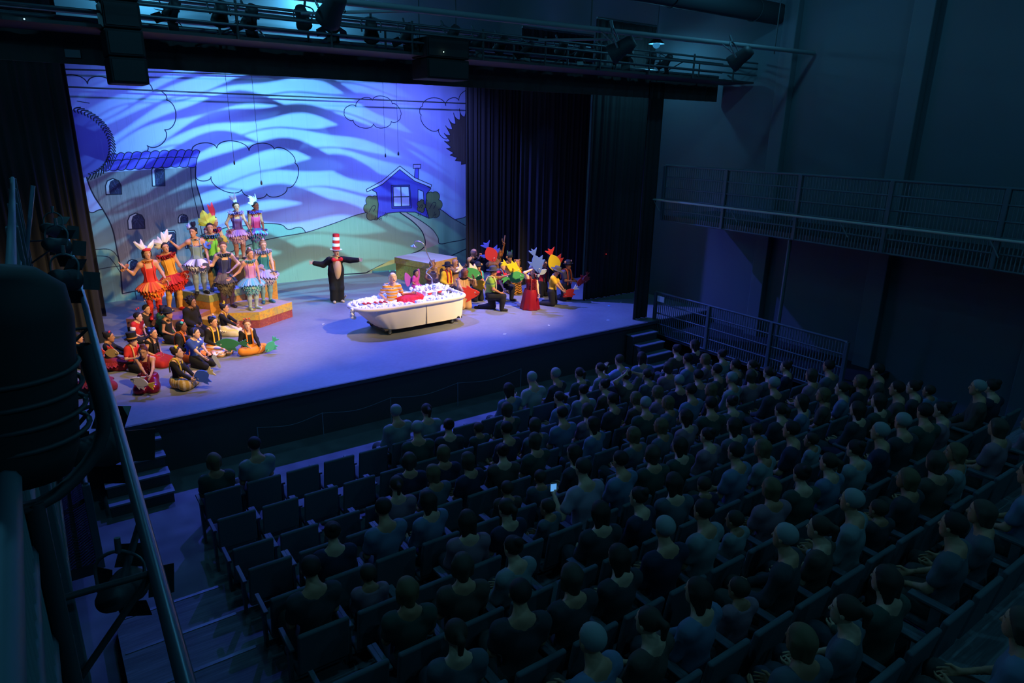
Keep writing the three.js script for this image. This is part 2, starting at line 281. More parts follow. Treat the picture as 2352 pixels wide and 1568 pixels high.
  const inHead = geo => merged(geo).clone().applyMatrix4(HM);
  const wear = (name, prims, d, m, { k = 0.03, c = cell, cuts = [], color, s = 1 } = {}) => {
    const groups = prims.map(p => ({ k: k * h, prims: (Array.isArray(p) ? p : [p]).map(q => grow(q, d, s)) }));
    return part(name, [blob(groups, c, { cuts, color })], m, g);
  };
  const above = (base, u) => { const q = at(base, 0, u, 0); return (x, y, z) => (x - q.x) * upv.x + (y - q.y) * upv.y + (z - q.z) * upv.z; };
  const scoop = c => { const f = above(neck, c); return (x, y, z) => f(x, y, z) - 1.3 * Math.max(0, Math.abs((x - neck.x) * side.x + (y - neck.y) * side.y + (z - neck.z) * side.z) - 0.042 * h); };
  const sleeve = (len) => arms.map(a => len === 'long' ? [a.upper, cap(a.E, a.W, 0.0225 * h * fat, 0.017 * h)] : len === 'short' ? [cap(a.S, a.S.clone().lerp(a.E, 0.62), 0.031 * h, 0.03 * h)] : []).filter(a => a.length);
  const P = Object.assign(J, { g, inHead, wear, above, sleeve,
    add: (name, geo, m, parent = g) => part(name, [merged(geo)], m, parent),
    onHead: (name, geo, m, parent = g) => part(name, [inHead(geo)], m, parent),
    top: (name, hex, { sleeves = 'none', neckCut = -0.006, d = 0.011, low = -0.02, color, m } = {}) => wear(name, [torso, ...sleeve(sleeves)], d, m ?? (color ? vmat('#ffffff') : mat(hex)), { k: 0.03, color, cuts: [scoop(neckCut), (x, y, z) => -above(hip, low)(x, y, z)] }),
    leotard: (hex, cut = -0.055, m) => { const r = wear('leotard', [core], 0.009, m ?? mat(hex, 0.7), { cuts: [scoop(cut - 0.035), (x, y, z) => -above(hip, -0.045)(x, y, z)] }); P.straps(hex, 0.052, 'strap', true, 0.013, 0.0065); return r; },
    tights: (hex) => wear('tights', [[torso[0]], ...legs.map(l => [l.thigh, ...l.calf, ...l.foot])], 0.005, mat(hex, 0.75), { k: 0.02, cuts: [above(hip, 0.05)] }),
    trousers: (hex, d = 0.016, m) => wear('trousers', [[torso[0]], ...legs.map(l => [grow(l.thigh, 0.004), l.calf[0], cap(l.calf[1].a, l.calf[1].b, l.calf[1].ra, 0.03 * h)])], d, m ?? mat(hex), { k: 0.025, cuts: [above(hip, 0.07), (x, y, z) => 0.008 - y] }),
    shoes: (hex) => legs.forEach(l => wear('shoe', [l.foot], 0.009, mat(hex, 0.45), { c: 0.011, cuts: [pose === 'stand' ? (x, y, z) => y - l.A.y - 0.012 * h : () => -1, (x, y, z) => 0.003 - y] })),
    straps: (hex, x0 = 0.05, name = 'suspender', back = true, d = 0.024, wide = 0.0125) => {
      const m = mat(hex, 0.7);
      for (const s of [1, -1]) {
        const pts = [[0.045, 0.066], [0.1, 0.068], [0.17, 0.068], [0.24, 0.062], [0.3, 0.04], [0.332, 0.008], [0.322, -0.025], [0.28, -0.052], [0.22, -0.064], [0.15, -0.066]].slice(0, back ? 10 : 6).map(([u, f]) => at(hip, s * x0 * (u > 0.25 ? 1.02 : 1), u + (u > 0.29 ? (d - 0.012) / h : 0), f * fat + (f > 0 ? d - 0.016 : -d + 0.016) / h));
        const c = new THREE.CatmullRomCurve3(pts), n = 26, P3 = c.getPoints(n), v = [], ix = [], w = wide * h;
        P3.forEach((p, i) => { const t = c.getTangent(i / n), nn = t.clone().cross(side).normalize(); for (const [a, b] of [[-w, 0.003], [w, 0.003], [w, -0.012], [-w, -0.012]]) { const q = p.clone().addScaledVector(side, a).addScaledVector(nn, -b); v.push(q.x, q.y, q.z); } });
        for (let i = 0; i < n; i++) for (let j = 0; j < 4; j++) { const a = i * 4 + j, b = i * 4 + (j + 1) % 4; ix.push(a, b, a + 4, b, b + 4, a + 4); }
        const q = new THREE.BufferGeometry(); q.setAttribute('position', new THREE.Float32BufferAttribute(v, 3)); q.setIndex(ix); const q2 = q.toNonIndexed(); q2.computeVertexNormals();
        part(name, [q2], m, g);
      }
    },
    ruffle: (name, base, r0, r1, drop, n, layers, hexes, parent = g, axis = B, o2 = {}) => part(name, [ruffleGeometry(base, axis, r0, r1, drop, n, layers, hexes, o2)], vmat('#ffffff', 0.95, { transparent: false }), parent),
    tutu: (hexes, o2 = {}) => P.ruffle('tutu', at(hip, 0, o2.up ?? 0.035, 0), 0.078 * h, (o2.r ?? 0.235) * h * 0.9, (o2.drop ?? 0.16) * h * 1.15, 30, 5, hexes, g, B, o2),
    cuff: (i, hexes) => { const a = arms[i], ax = [V(1, 0, 0), a.y, V(0, 0, 1)]; ax[2] = ax[0].clone().cross(a.y).normalize(); ax[0] = a.y.clone().cross(ax[2]); P.ruffle('wrist_ruffle', a.W.clone().addScaledVector(a.y, -0.01), 0.015 * h, 0.07 * h, 0.0, 16, 2, hexes, g, ax); },
    collar: (hexes, r = 0.12, drop = 0.0) => P.ruffle('feather_collar', at(neck, 0, 0.012, 0), 0.034 * h, r * h, drop + 0.02, 22, 5, hexes, g, B, { jag: 0.75, wave: 0.16 }),
    skirt: (hex, d = 0.05, m, color) => wear('skirt', [[torso[0], ...legs.flatMap(l => [l.thigh, l.calf[0], l.calf[1]])]], d * 0.6, m ?? (color ? vmat('#ffffff') : mat(hex)), { k: 0.075, color, cuts: [above(hip, 0.075), (x, y, z) => 0.004 - y] }),
  });
  return P;
}
function ruffleGeometry(base, [ex, ey, ez], r0, r1, drop, n, layers, hexes, { jag = 0.13, wave = 0.05, lift = 0 } = {}) {
  const v = [], c = [], ix = []; let at = 0; const seg = n * 4, rows = 5;
  for (let l = 0; l < layers; l++) {
    const ph = rr(0, 6), dl = drop * (0.45 + 0.65 * l / Math.max(1, layers - 1)), rl = r1 * (1 - 0.12 * l), jit = Array.from({ length: seg }, (_, i) => 1 - jag * (0.5 + 0.5 * Math.sin(i * 2.4 + ph)) * rr(0.3, 1));
    for (let j = 0; j <= rows; j++) for (let i = 0; i <= seg; i++) {
      const a = i / seg * 2 * Math.PI, t = j / rows, w = Math.sin(a * n + ph) * wave * t * r1 * 1.2 + Math.sin(a * 3 + ph) * 0.06 * t * r1, r = r0 + (rl - r0) * Math.pow(t, 0.78) * (j === rows ? jit[i % seg] : 1);
      const p = base.clone().addScaledVector(ex, Math.cos(a) * r).addScaledVector(ez, Math.sin(a) * r * 0.92).addScaledVector(ey, -dl * Math.pow(t, 1.08) * (j === rows ? jit[(i * 3) % seg] : 1) + w + lift * t);
      v.push(p.x, p.y, p.z); const ca = lin(hexes[(Math.floor(i / 6) + l) % hexes.length]), cb = lin(hexes[(Math.floor(i / 6) + l + 1) % hexes.length]), cf = (i % 6) / 6; c.push(...ca.map((x, k) => x + (cb[k] - x) * cf));
      if (i < seg && j < rows) { const q = at + j * (seg + 1) + i; ix.push(q, q + 1, q + seg + 1, q + 1, q + seg + 2, q + seg + 1); }
    }
    at += (rows + 1) * (seg + 1);
  }
  const g = new THREE.BufferGeometry(); g.setAttribute('position', new THREE.Float32BufferAttribute(v, 3)); g.setAttribute('color', new THREE.Float32BufferAttribute(c, 3)); g.setIndex(ix); g.computeVertexNormals(); return g;
}
// hats and head ornaments, in the head's unit frame
const HAT = {
  fedora: () => [lathe([[0, 0.72], [0.22, 0.74], [0.36, 0.68], [0.4, 0.4], [0.42, 0.26], [0.66, 0.25], [0.74, 0.29], [0.74, 0.26], [0.66, 0.21], [0.38, 0.2], [0, 0.2]]).scale(1, 1, 1.12)],
  bowler: () => [lathe([[0, 0.78], [0.2, 0.75], [0.36, 0.6], [0.42, 0.36], [0.43, 0.25], [0.55, 0.24], [0.6, 0.3], [0.58, 0.23], [0.4, 0.18], [0, 0.18]]).scale(1, 1, 1.12)],
  topHat: () => [lathe([[0, 0.86], [0.38, 0.86], [0.4, 0.82], [0.38, 0.5], [0.41, 0.26], [0.6, 0.24], [0.62, 0.28], [0.6, 0.2], [0.38, 0.18], [0, 0.18]]).scale(1, 1, 1.1)],
};
const hatOn = (P, kind, hex, band) => { const h = P.onHead('hat', HAT[kind]().map(q => q.rotateX(-0.08)), mat(hex, 0.85)); if (band) part('hat_band', [P.inHead(lathe([[0.425, 0.27], [0.418, 0.38], [0.4, 0.38]]).scale(1, 1, 1.12).rotateX(-0.08))], mat(band), h); return h; };
function antennae(P, hexes, spread = 0.22, len = 0.42, r = 0.09) {
  const b = P.onHead('headband', new THREE.TorusGeometry(0.39, 0.025, 6, 24, Math.PI).translate(0, 0.12, -0.02), mat('#181820'));
  hexes.forEach((c, i) => { const s = hexes.length === 1 ? 0 : i * 2 / (hexes.length - 1) - 1, x = s * spread; part('antenna', [P.inHead(bar([x * 0.7, 0.46, 0], [x, 0.5 + len, 0.03], 0.014, 5))], mat('#202028'), b); part('pompom', [P.inHead(ball(r, x, 0.5 + len, 0.03))], mat(c, 0.8), b); });
  return b;
}
function feather(L, W, curl, hexes, lean = 0, jag = 18) {   // a plume standing on the origin, curling to -z
  const v = [], ix = [], n = 36;
  for (let i = 0; i <= n; i++) {
    const t = i / n, y = L * t * (1 - 0.25 * curl * t), z = -L * curl * t * t * 0.8, w = W * Math.pow(Math.sin(Math.PI * Math.min(0.97, 0.12 + t * 0.85)), 0.8) * (0.75 + 0.25 * (i % 2 ? 1 : 0.35)), x = lean * t * t * L;
    for (const [dx, dz] of [[-w, -0.25 * w], [0, 0.02 * L], [w, -0.25 * w], [0, -0.02 * L]]) v.push(x + dx, y, z + dz);
    if (i < n) for (let j = 0; j < 4; j++) { const a = i * 4 + j, b = i * 4 + (j + 1) % 4; ix.push(a, b, a + 4, b, b + 4, a + 4); }
  }
  const g = new THREE.BufferGeometry(); g.setAttribute('position', new THREE.Float32BufferAttribute(v, 3)); g.setIndex(ix); const q = g.toNonIndexed(); q.computeVertexNormals(); return q;
}
const plume = (P, name, hex, L, W, curl, [x, y, z], rot = [0, 0, 0], lean = 0) => P.onHead(name, [0, 1, 2, 3].map(i => feather(L * (i ? rr(1.0, 1.35) : 1.5), W * 1.25, curl * rr(0.7, 1.4), null, lean + (i ? rr(-0.5, 0.5) : 0)).rotateZ(i ? (i - 2) * 0.24 + rr(-0.08, 0.08) : 0).rotateX(i ? rr(-0.3, 0.3) : 0)).map(q => q.applyMatrix4(new THREE.Matrix4().makeRotationFromEuler(new THREE.Euler(...rot))).translate(x, y, z)), mat(hex, 0.95));
const roundEars = (P, hex, inner, x = 0.36, y = 0.42, r = 0.15) => { for (const s of [-1, 1]) { const e = P.onHead('ear', ball(r, s * x, y, -0.02, 1, 1, 0.4), mat(hex)); if (inner) part('inner_ear', [P.inHead(ball(r * 0.65, s * x, y, 0.04, 1, 1, 0.3))], mat(inner), e); } };
const pointEars = (P, hex) => { for (const s of [-1, 1]) P.onHead('ear', new THREE.ConeGeometry(0.13, 0.28, 10).scale(1, 1, 0.5).rotateZ(-s * 0.3).translate(s * 0.27, 0.58, 0), mat(hex)); };
// ---------------------------------------------------------------- surfaces
function noiseTexture(size, f) {   // f(x, y, n) -> [r, g, b] in 0..1 (sRGB)
  const cells = (p, s) => { const t = []; let q = s; for (let i = 0; i < p * p; i++) { q = (q * 1103515245 + 12345) % 2147483648; t.push(q / 2147483648); } return (u, v) => { u = ((u % 1) + 1) % 1 * p; v = ((v % 1) + 1) % 1 * p; const i = Math.floor(u), j = Math.floor(v), a = u - i, b = v - j, sa = a * a * (3 - 2 * a), sb = b * b * (3 - 2 * b), g = (x, y) => t[(y % p) * p + x % p]; return (g(i, j) * (1 - sa) + g(i + 1, j) * sa) * (1 - sb) + (g(i, j + 1) * (1 - sa) + g(i + 1, j + 1) * sa) * sb; }; };
  const L = [cells(5, 3), cells(13, 5), cells(37, 11), cells(97, 17)], d = new Uint8Array(size * size * 4);
  for (let y = 0; y < size; y++) for (let x = 0; x < size; x++) { const n = L.map(q => q(x / size, y / size)), c = f(x / size, y / size, n), k = (y * size + x) * 4; for (let i = 0; i < 3; i++) d[k + i] = Math.max(0, Math.min(255, c[i] * 255)); d[k + 3] = 255; }
  const t = new THREE.DataTexture(d, size, size); t.wrapS = t.wrapT = THREE.RepeatWrapping; t.magFilter = THREE.LinearFilter; t.colorSpace = THREE.SRGBColorSpace; t.needsUpdate = true; return t;
}
const mix3 = (a, b, t) => a.map((x, i) => x + (b[i] - x) * t);
const stageTex = noiseTexture(512, (x, y, n) => { const v = 0.5 + 0.05 * (n[0] - 0.5) + 0.03 * (n[1] - 0.5) + 0.025 * (n[3] - 0.5); return [v * 0.99, v, v * 1.01]; });
stageTex.repeat.set(0.22, 0.22);
const darkTex = noiseTexture(256, (x, y, n) => { const v = 0.47 + 0.08 * (n[1] - 0.5) + 0.1 * (n[3] - 0.5); return [v, v, v * 1.02]; });
const paint = (cols) => { const t = noiseTexture(384, (x, y, n) => { let c = mix3(cols[0], cols[1], Math.min(1, Math.max(0, (n[0] * 0.5 + n[1] * 0.5 - 0.3) * 2.4))); c = mix3(c, cols[2], n[2] > 0.5 ? (n[2] - 0.5) * 1.1 : 0); return mix3(c, cols[3] ?? cols[2], Math.max(0, Math.min(0.4, (n[1] * n[3] - 0.35) * 1.6))); }); t.repeat.set(0.9, 0.9); return t; };
const C = hex => { const c = new THREE.Color(hex); return [c.r, c.g, c.b].map(v => v <= 0.0031308 ? v * 12.92 : 1.055 * Math.pow(v, 1 / 2.4) - 0.055); };
const painted = (a, b, c, d) => new THREE.MeshStandardMaterial({ map: paint([C(a), C(b), C(c), C(d ?? c)]), roughness: 0.85, side: THREE.DoubleSide });
const M = {
  stage: new THREE.MeshStandardMaterial({ map: stageTex, roughness: 0.55 }),
  carpet: new THREE.MeshStandardMaterial({ map: darkTex, roughness: 0.95, color: '#f0f4f6' }),
  wall: mat('#58636a', 0.95), black: mat('#4a4746', 0.9), drape: mat('#303335', 1), steel: mat('#5e6a70', 0.45, { metalness: 0.5 }), dark: mat('#2c3236', 0.6),
  chrome: mat('#d8d8dc', 0.2, { metalness: 0.9 }), grey: mat('#7b8488', 0.7), white: mat('#f2ece0', 0.7),
};

// ---------------------------------------------------------------- the room
const FLOOR = -0.95;
struct('floor', span(-2.2, 14.8, FLOOR - 0.3, FLOOR, 0, 16.2), M.carpet);
for (let j = 0; j < 12; j++) { const t = struct('seating_tier', span(0.05, 12.6, FLOOR, FLOOR + 0.17 * (j + 1), 3.78 + 0.83 * j, j === 11 ? 16 : 3.78 + 0.83 * (j + 1)), M.carpet); if (j < 6) { for (const [a, b] of [[0.08, 1.15], [11.5, 12.55]]) struct('nosing_strip', span(a, b, FLOOR + 0.17 * (j + 1) - 0.012, FLOOR + 0.17 * (j + 1) + 0.006, 3.765 + 0.83 * j, 3.81 + 0.83 * j), M.steel, t); } }
{
  const st = struct('stage_floor', (() => { const g = new THREE.PlaneGeometry(17.4, 10.4).rotateX(-Math.PI / 2).translate(6.3, 0, -5.1); const p = g.attributes.position, uv = g.attributes.uv; for (let i = 0; i < p.count; i++) uv.setXY(i, p.getX(i), p.getZ(i)); return g; })(), M.stage);
  struct('stage_slab', span(-2.2, 14.8, -0.1, -0.002, -10.2, 0.05), M.black, st);
  struct('stage_edge_trim', span(-2.2, 14.8, -0.075, 0.004, 0.05, 0.085), mat('#4a4d52', 0.5), st);
}
struct('stage_front', [span(-2.2, 14.8, FLOOR, -0.1, -0.12, 0.0)], M.black);
struct('wall_back', span(-2.4, 15, 0, 9.6, -10.4, -10.1), mat('#8a96a2', 0.95));
struct('wall_left', span(-2.5, -2.2, -1.3, 9.6, -10.4, 16.4), M.wall);
struct('wall_right', [span(14.5, 14.8, -1.3, 9.6, -10.4, 16.4)], M.wall);
for (const [z, w] of [[1.4, 0.35], [4.2, 0.4], [7.2, 0.4]]) struct('trim', span(14.3, 14.5, FLOOR, 9, z, z + w, 0.02), mat('#5c686f', 0.95));
struct('wall_rear', span(-2.5, 14.8, -1.3, 9.6, 16.2, 16.5), M.wall);
struct('ceiling', span(-2.5, 14.8, 9.5, 9.8, -10.4, 16.5), M.wall);

// pleated drapes with a real thickness
function drape(x0, x1, z, y0, y1, pleat = 0.16, depth = 0.06, along = 'x') {
  const n = Math.max(8, Math.round(Math.abs(x1 - x0) / pleat * 6)), out = [], w = 0.012;
  const f = (t, u) => Math.sin(t * Math.PI * 2 / 6 + Math.sin(t * 0.37) * 1.3) * depth * (0.6 + 0.4 * Math.sin(t * 0.61)) * u;
  const v = [], ix = [], rows = 6;
  for (let j = 0; j <= rows; j++) for (let s = 0; s < 2; s++) for (let i = 0; i <= n; i++) { const x = x0 + (x1 - x0) * i / n, d = f(i, 1 - 0.35 * j / rows) + (s ? -w : w); const y = y0 + (y1 - y0) * j / rows; along === 'x' ? v.push(x, y, z + d) : v.push(z + d, y, x); }
  const m = n + 1, id = (j, s, i) => (j * 2 + s) * m + i;
  for (let j = 0; j < rows; j++) { for (let i = 0; i < n; i++) for (let s = 0; s < 2; s++) ix.push(id(j, s, i), id(j, s, i + 1), id(j + 1, s, i), id(j, s, i + 1), id(j + 1, s, i + 1), id(j + 1, s, i)); for (const i of [0, n]) ix.push(id(j, 0, i), id(j, 1, i), id(j + 1, 0, i), id(j, 1, i), id(j + 1, 1, i), id(j + 1, 0, i)); }
  for (let i = 0; i < n; i++) ix.push(id(0, 0, i), id(0, 0, i + 1), id(0, 1, i), id(0, 0, i + 1), id(0, 1, i + 1), id(0, 1, i));
  const g = new THREE.BufferGeometry(); g.setAttribute('position', new THREE.Float32BufferAttribute(v, 3)); g.setIndex(ix); g.computeVertexNormals(); return g;
}
const leg = (x0, x1, z, label, y1 = 7.2, m = x0 < 5 ? mat('#1b1c1d', 1) : mat('#2b2b2c', 1)) => { const t = thing('stage_curtain', label, 'curtain'); part('drape', drape(x0, x1, z, 0.01, y1), m, t); part('curtain_rail', bar([x0, y1 + 0.03, z], [x1, y1 + 0.03, z], 0.025), M.steel, t); };
leg(-2.1, 0.9, -5.0, 'black masking curtain left of the painted backdrop, behind the seated children');
leg(-2.1, 1.12, -7.4, 'black masking curtain at the backdrop edge beside the painted tile-roofed house');
leg(-2.1, -0.55, -0.35, 'black front curtain beside the near gallery at the stage edge', 6.4);
leg(11.32, 14.4, -7.2, 'black masking curtain hiding the backdrop edge beside the shaggy painted tree');
leg(11.8, 14.4, -5.0, 'black masking curtain with a narrow blue light beam on its folds');
leg(12.28, 14.4, -2.5, 'black masking curtain nearest the kneeling performers, ending on the lit floor');
leg(12.02, 12.5, -0.28, 'narrow black curtain at the front corner of the stage beside the far gallery', 5.6);
{
  const t = thing('stage_border', 'long black border drape across the top of the stage opening', 'curtain');
  part('drape', drape(-2.1, 14.4, -0.3, 5.28, 5.85, 0.3, 0.035), mat('#4a4341', 1), t);
  part('border_batten', bar([-2.1, 5.86, -0.3], [14.4, 5.86, -0.3], 0.03), M.steel, t);
}

// ---------------------------------------------------------------- the painted backdrop
{
  const X0 = 0.6, X1 = 13.2, Y0 = -0.02, Y1 = 6.5, W = 2048, H = Math.round(W * (Y1 - Y0) / (X1 - X0)), S = W / (X1 - X0);
  const cv = document.createElement('canvas'); cv.width = W; cv.height = H; const q = cv.getContext('2d');
  const X = x => (x - X0) * S, Y = y => (Y1 - y) * S, pts = s => s.split(' ').map(p => p.split(',').map(Number));
  const ink = '#14162a';
  const path = (s, smooth = true, close = false) => {
    const p = typeof s === 'string' ? pts(s) : s; q.beginPath(); q.moveTo(X(p[0][0]), Y(p[0][1]));
    if (!smooth) p.slice(1).forEach(a => q.lineTo(X(a[0]), Y(a[1])));
    else for (let i = 0; i < p.length - 1; i++) { const a = p[Math.max(0, i - 1)], b = p[i], c = p[i + 1], d = p[Math.min(p.length - 1, i + 2)]; q.bezierCurveTo(X(b[0] + (c[0] - a[0]) / 6), Y(b[1] + (c[1] - a[1]) / 6), X(c[0] - (d[0] - b[0]) / 6), Y(c[1] - (d[1] - b[1]) / 6), X(c[0]), Y(c[1])); }
    if (close) q.closePath();
  };
  const stroke = (w = 0.022, c = ink) => { q.strokeStyle = c; q.lineWidth = w * S; q.lineJoin = q.lineCap = 'round'; q.stroke(); };
  const fill = c => { q.fillStyle = c; q.fill(); };
  const lobes = (s, k = 0.34, w = 0.022, close = false, inner) => {   // a cloud: an arc bulging from corner to corner
    const p = pts(s), cx = p.reduce((a, b) => a + b[0], 0) / p.length, cy = p.reduce((a, b) => a + b[1], 0) / p.length;
    q.beginPath(); q.moveTo(X(p[0][0]), Y(p[0][1]));
    for (let i = 0; i < p.length - 1; i++) { const a = p[i], b = p[i + 1]; let nx = b[1] - a[1], ny = a[0] - b[0]; const L = Math.hypot(nx, ny) || 1, mx = (a[0] + b[0]) / 2, my = (a[1] + b[1]) / 2; nx /= L; ny /= L; if (nx * (mx - cx) + ny * (my - cy) < 0) { nx = -nx; ny = -ny; } const d = L * k * 1.3; q.bezierCurveTo(X(a[0] + nx * d + (b[0] - a[0]) * 0.05), Y(a[1] + ny * d + (b[1] - a[1]) * 0.05), X(b[0] + nx * d - (b[0] - a[0]) * 0.05), Y(b[1] + ny * d - (b[1] - a[1]) * 0.05), X(b[0]), Y(b[1])); }
    if (close) q.closePath(); if (inner) fill(inner); stroke(w);
  };
  q.fillStyle = '#a9b4e8'; q.fillRect(0, 0, W, H);
  // clouds
  lobes('1.0,5.4 1.63,5.43 2.15,5.46 3.05,5.32 3.35,5.12 3.21,4.38 2.75,3.98 2.5,3.78', 0.33);
  lobes('3.81,3.85 4.45,3.92 5.3,3.85 6,3.89 6.57,3.5 6.28,2.8 5.68,2.64 5,2.79 4.22,3.16 3.84,3.14', 0.27);
  lobes('8.44,4.74 8.17,4.95 8.55,5.13 9.1,5.33 9.75,5.25 10.02,4.89 9.7,4.73 9.1,4.64 8.44,4.74', 0.27, 0.02);
  lobes('13.1,5.6 12.16,5.44 11.67,5.26 10.8,5.2 10.76,4.95 11.4,4.52 11.75,4.25', 0.3);
  // hills, far ones first
  const meadow = '#86a88c', meadow2 = '#789e94';
  path('0.6,2.7 1.0,2.6 1.25,2.34 1.5,2.4 2,2.3 2.2,0 0.6,0', true, true); fill('#7d9a9a'); stroke();
  path('11.7,1.4 11.98,1.54 12.29,1.58 13.3,1.7 13.3,0 11.7,0', true, true); fill(meadow2); stroke();
  path('3.8,0.2 4.15,1.6 5.27,1.77 5.59,1.8 6.03,1.73 6.22,1.58 6.71,1.5 7,0', true, true); fill('#7fb0a0'); stroke();
  path('3.6,-0.1 3.6,0.8 4.15,0.94 5.22,1.25 5.91,1.37 6.7,1.45 7.24,1.57 7.74,1.7 8.3,1.87 8.79,1.96 9.37,1.98 9.9,1.95 10.49,1.94 10.98,2 11.37,1.94 11.98,1.54 12.69,1.18 13.3,0.95 13.3,-0.1', true, true); fill(meadow); stroke();
  path('0.5,1.38 1.2,1.4 1.67,1.2 1.9,-0.1 0.5,-0.1', true, true); fill('#7c9a88'); stroke(0.016);
  path('0.8,1.25 1.4,1.2 1.56,1.05 1.69,0.75'); stroke(0.016); path('0.6,0.8 1.35,0.89 1.71,0.91'); stroke(0.016);
  // the path down from the little house, and the near slopes
  path('9.9,1.89 10.33,1.59 10.66,1.26 10.78,0.99 10.8,0.79 10.73,0.67 10.47,0.55 11.38,0.75 11.31,0.96 11.11,1.24 10.67,1.57 10.15,1.87', false, true); fill('#a89c98');
  path('9.9,1.89 10.33,1.59 10.66,1.26 10.78,0.99 10.8,0.79 10.73,0.67 10.47,0.55 9.59,0.33 9.15,0.22 8.7,0.07 8.5,0.03 7.6,0.06'); stroke(0.035);
  path('10.15,1.87 10.67,1.57 11.11,1.24 11.31,0.96 11.38,0.75 11.9,0.78 12.59,0.86 13.2,0.95'); stroke(0.024);
  path('8.7,0.07 9.15,0.22 9.7,0.36 9.9,0', true, true); fill('#b4a860');
  path('11.4,0.1 12.2,0.42 13.2,0.6'); stroke(0.03);
  // the leaning tower house
  path('1.28,3.3 1.31,3.02 1.39,2.72 1.54,2.36 1.67,1.9 1.7,1.27 1.71,0.83 1.66,0.17 2.0,0.21 2.38,0.16 3.15,0.14 4.08,0.25 4.04,0.95 3.98,1.69 3.92,2.36 3.82,3.02 3.86,3.43', true, true); fill('#7f7e84');
  q.save(); q.clip(); q.globalAlpha = 0.16; for (let i = 0; i < 520; i++) { const x = rr(1.2, 4.1), y = rr(0.2, 3.5); q.strokeStyle = i % 3 ? '#3c3a40' : '#d2cfc8'; q.lineWidth = rr(1, 3); q.beginPath(); q.moveTo(X(x), Y(y)); q.lineTo(X(x + rr(-0.02, 0.02)), Y(y - rr(0.2, 0.9))); q.stroke(); }
  q.globalAlpha = 0.3; path('1.6,0.1 1.7,0.9 2.6,1.1 4.1,0.8 4.1,0', true, true); fill('#c08a70'); q.restore();  // warm front-light spill painted over the foot of the house
  path('1.28,3.3 1.31,3.02 1.39,2.72 1.54,2.36 1.67,1.9 1.7,1.27 1.71,0.83 1.66,0.17'); stroke(0.03); path('1.66,0.17 2.0,0.21 2.38,0.16 3.15,0.14 4.08,0.25'); stroke(0.026);
  path('3.86,3.43 3.82,3.02 3.92,2.36 3.98,1.69 4.04,0.95 4.08,0.25'); stroke(0.03); path('3.73,3.42 3.7,2.87 3.78,2.09 3.83,1.34'); stroke(0.02);
  const arch = (x0, y0, x1, y1, sk = 0, flat = false) => { const w = x1 - x0, h = y1 - y0, a = (u, v) => [x0 + w * u - sk * (1 - v), y0 + h * v]; const pr = flat ? [a(0, 0), a(0, 0.9), a(0.1, 1), a(0.9, 1), a(1, 0.9), a(1, 0)] : [a(0, 0), a(0, 0.55), a(0.14, 0.85), a(0.5, 1), a(0.86, 0.85), a(1, 0.55), a(1, 0)]; path(pr, false, true); fill('#b9c0cc'); stroke(0.024); const qn = pr.map(([x, y]) => [x0 + w * 0.24 - sk * 0.2 + (x - x0) * 0.74, y0 + (y - y0) * 0.93]); path(qn, false, true); fill('#23264a'); stroke(0.012); q.save(); path(qn, false, true); q.clip(); q.globalAlpha = 0.35; for (let i = 0; i < 22; i++) { q.strokeStyle = i % 2 ? '#5b6190' : '#0c0e22'; q.lineWidth = 2; q.beginPath(); q.moveTo(X(rr(x0, x1)), Y(rr(y0, y1))); q.lineTo(X(rr(x0, x1)), Y(rr(y0, y1))); q.stroke(); } q.restore(); };
  arch(1.68, 2.77, 2.03, 3.17, 0.03); arch(2.78, 2.95, 3.08, 3.42, 0.04, true); arch(2.06, 1.86, 2.45, 2.27, 0.03); arch(3.27, 1.95, 3.51, 2.18, 0.02); arch(2.8, 1.12, 3.16, 1.76, 0.06, true); arch(1.88, 0.8, 2.15, 1.06); arch(3.36, 1.24, 3.49, 1.45, 0, true);
  const tiles = (a, b, top, bot) => { for (let i = 0; i < 11; i++) { const t0 = i / 11, t1 = (i + 1) / 11, at = (row, t) => { const p = row, k = t * (p.length - 1), j = Math.min(p.length - 2, Math.floor(k)), f = k - j; return [p[j][0] + (p[j + 1][0] - p[j][0]) * f, p[j][1] + (p[j + 1][1] - p[j][1]) * f]; }; const A = at(a, t0), B = at(a, t1), Cc = at(b, t1), D = at(b, t0); q.beginPath(); q.moveTo(X(D[0]), Y(D[1])); q.lineTo(X(A[0]), Y(A[1])); q.quadraticCurveTo(X((A[0] + B[0]) / 2), Y((A[1] + B[1]) / 2 + top), X(B[0]), Y(B[1])); q.lineTo(X(Cc[0]), Y(Cc[1])); q.quadraticCurveTo(X((Cc[0] + D[0]) / 2), Y((Cc[1] + D[1]) / 2 + bot), X(D[0]), Y(D[1])); q.closePath(); fill(i % 2 ? '#5a4fc8' : '#6258d2'); stroke(0.018); } };
  const rT = pts('1.87,3.74 2.33,3.78 2.92,3.81 3.52,3.84 4.01,3.83'), rM = pts('1.76,3.58 2.26,3.62 2.84,3.65 3.43,3.67 3.92,3.65'), rB = pts('1.64,3.38 2.12,3.40 2.7,3.43 3.3,3.46 3.86,3.44');
  tiles(rT, rM, 0.09, 0.05); tiles(rM, rB, 0.05, -0.07);
  // shaggy trees
  path('0.5,4.95 1.28,4.81 1.48,4.74 1.71,4.66 1.87,4.44 1.93,4.22 1.93,4.03 1.88,3.84 1.76,3.6 1.62,3.41 1.43,3.27 1.2,3.2 0.5,3.1', true, true); fill('#615eb0');
  path('1.43,3.27 1.62,3.41 1.76,3.6 1.88,3.84'); stroke(0.018);
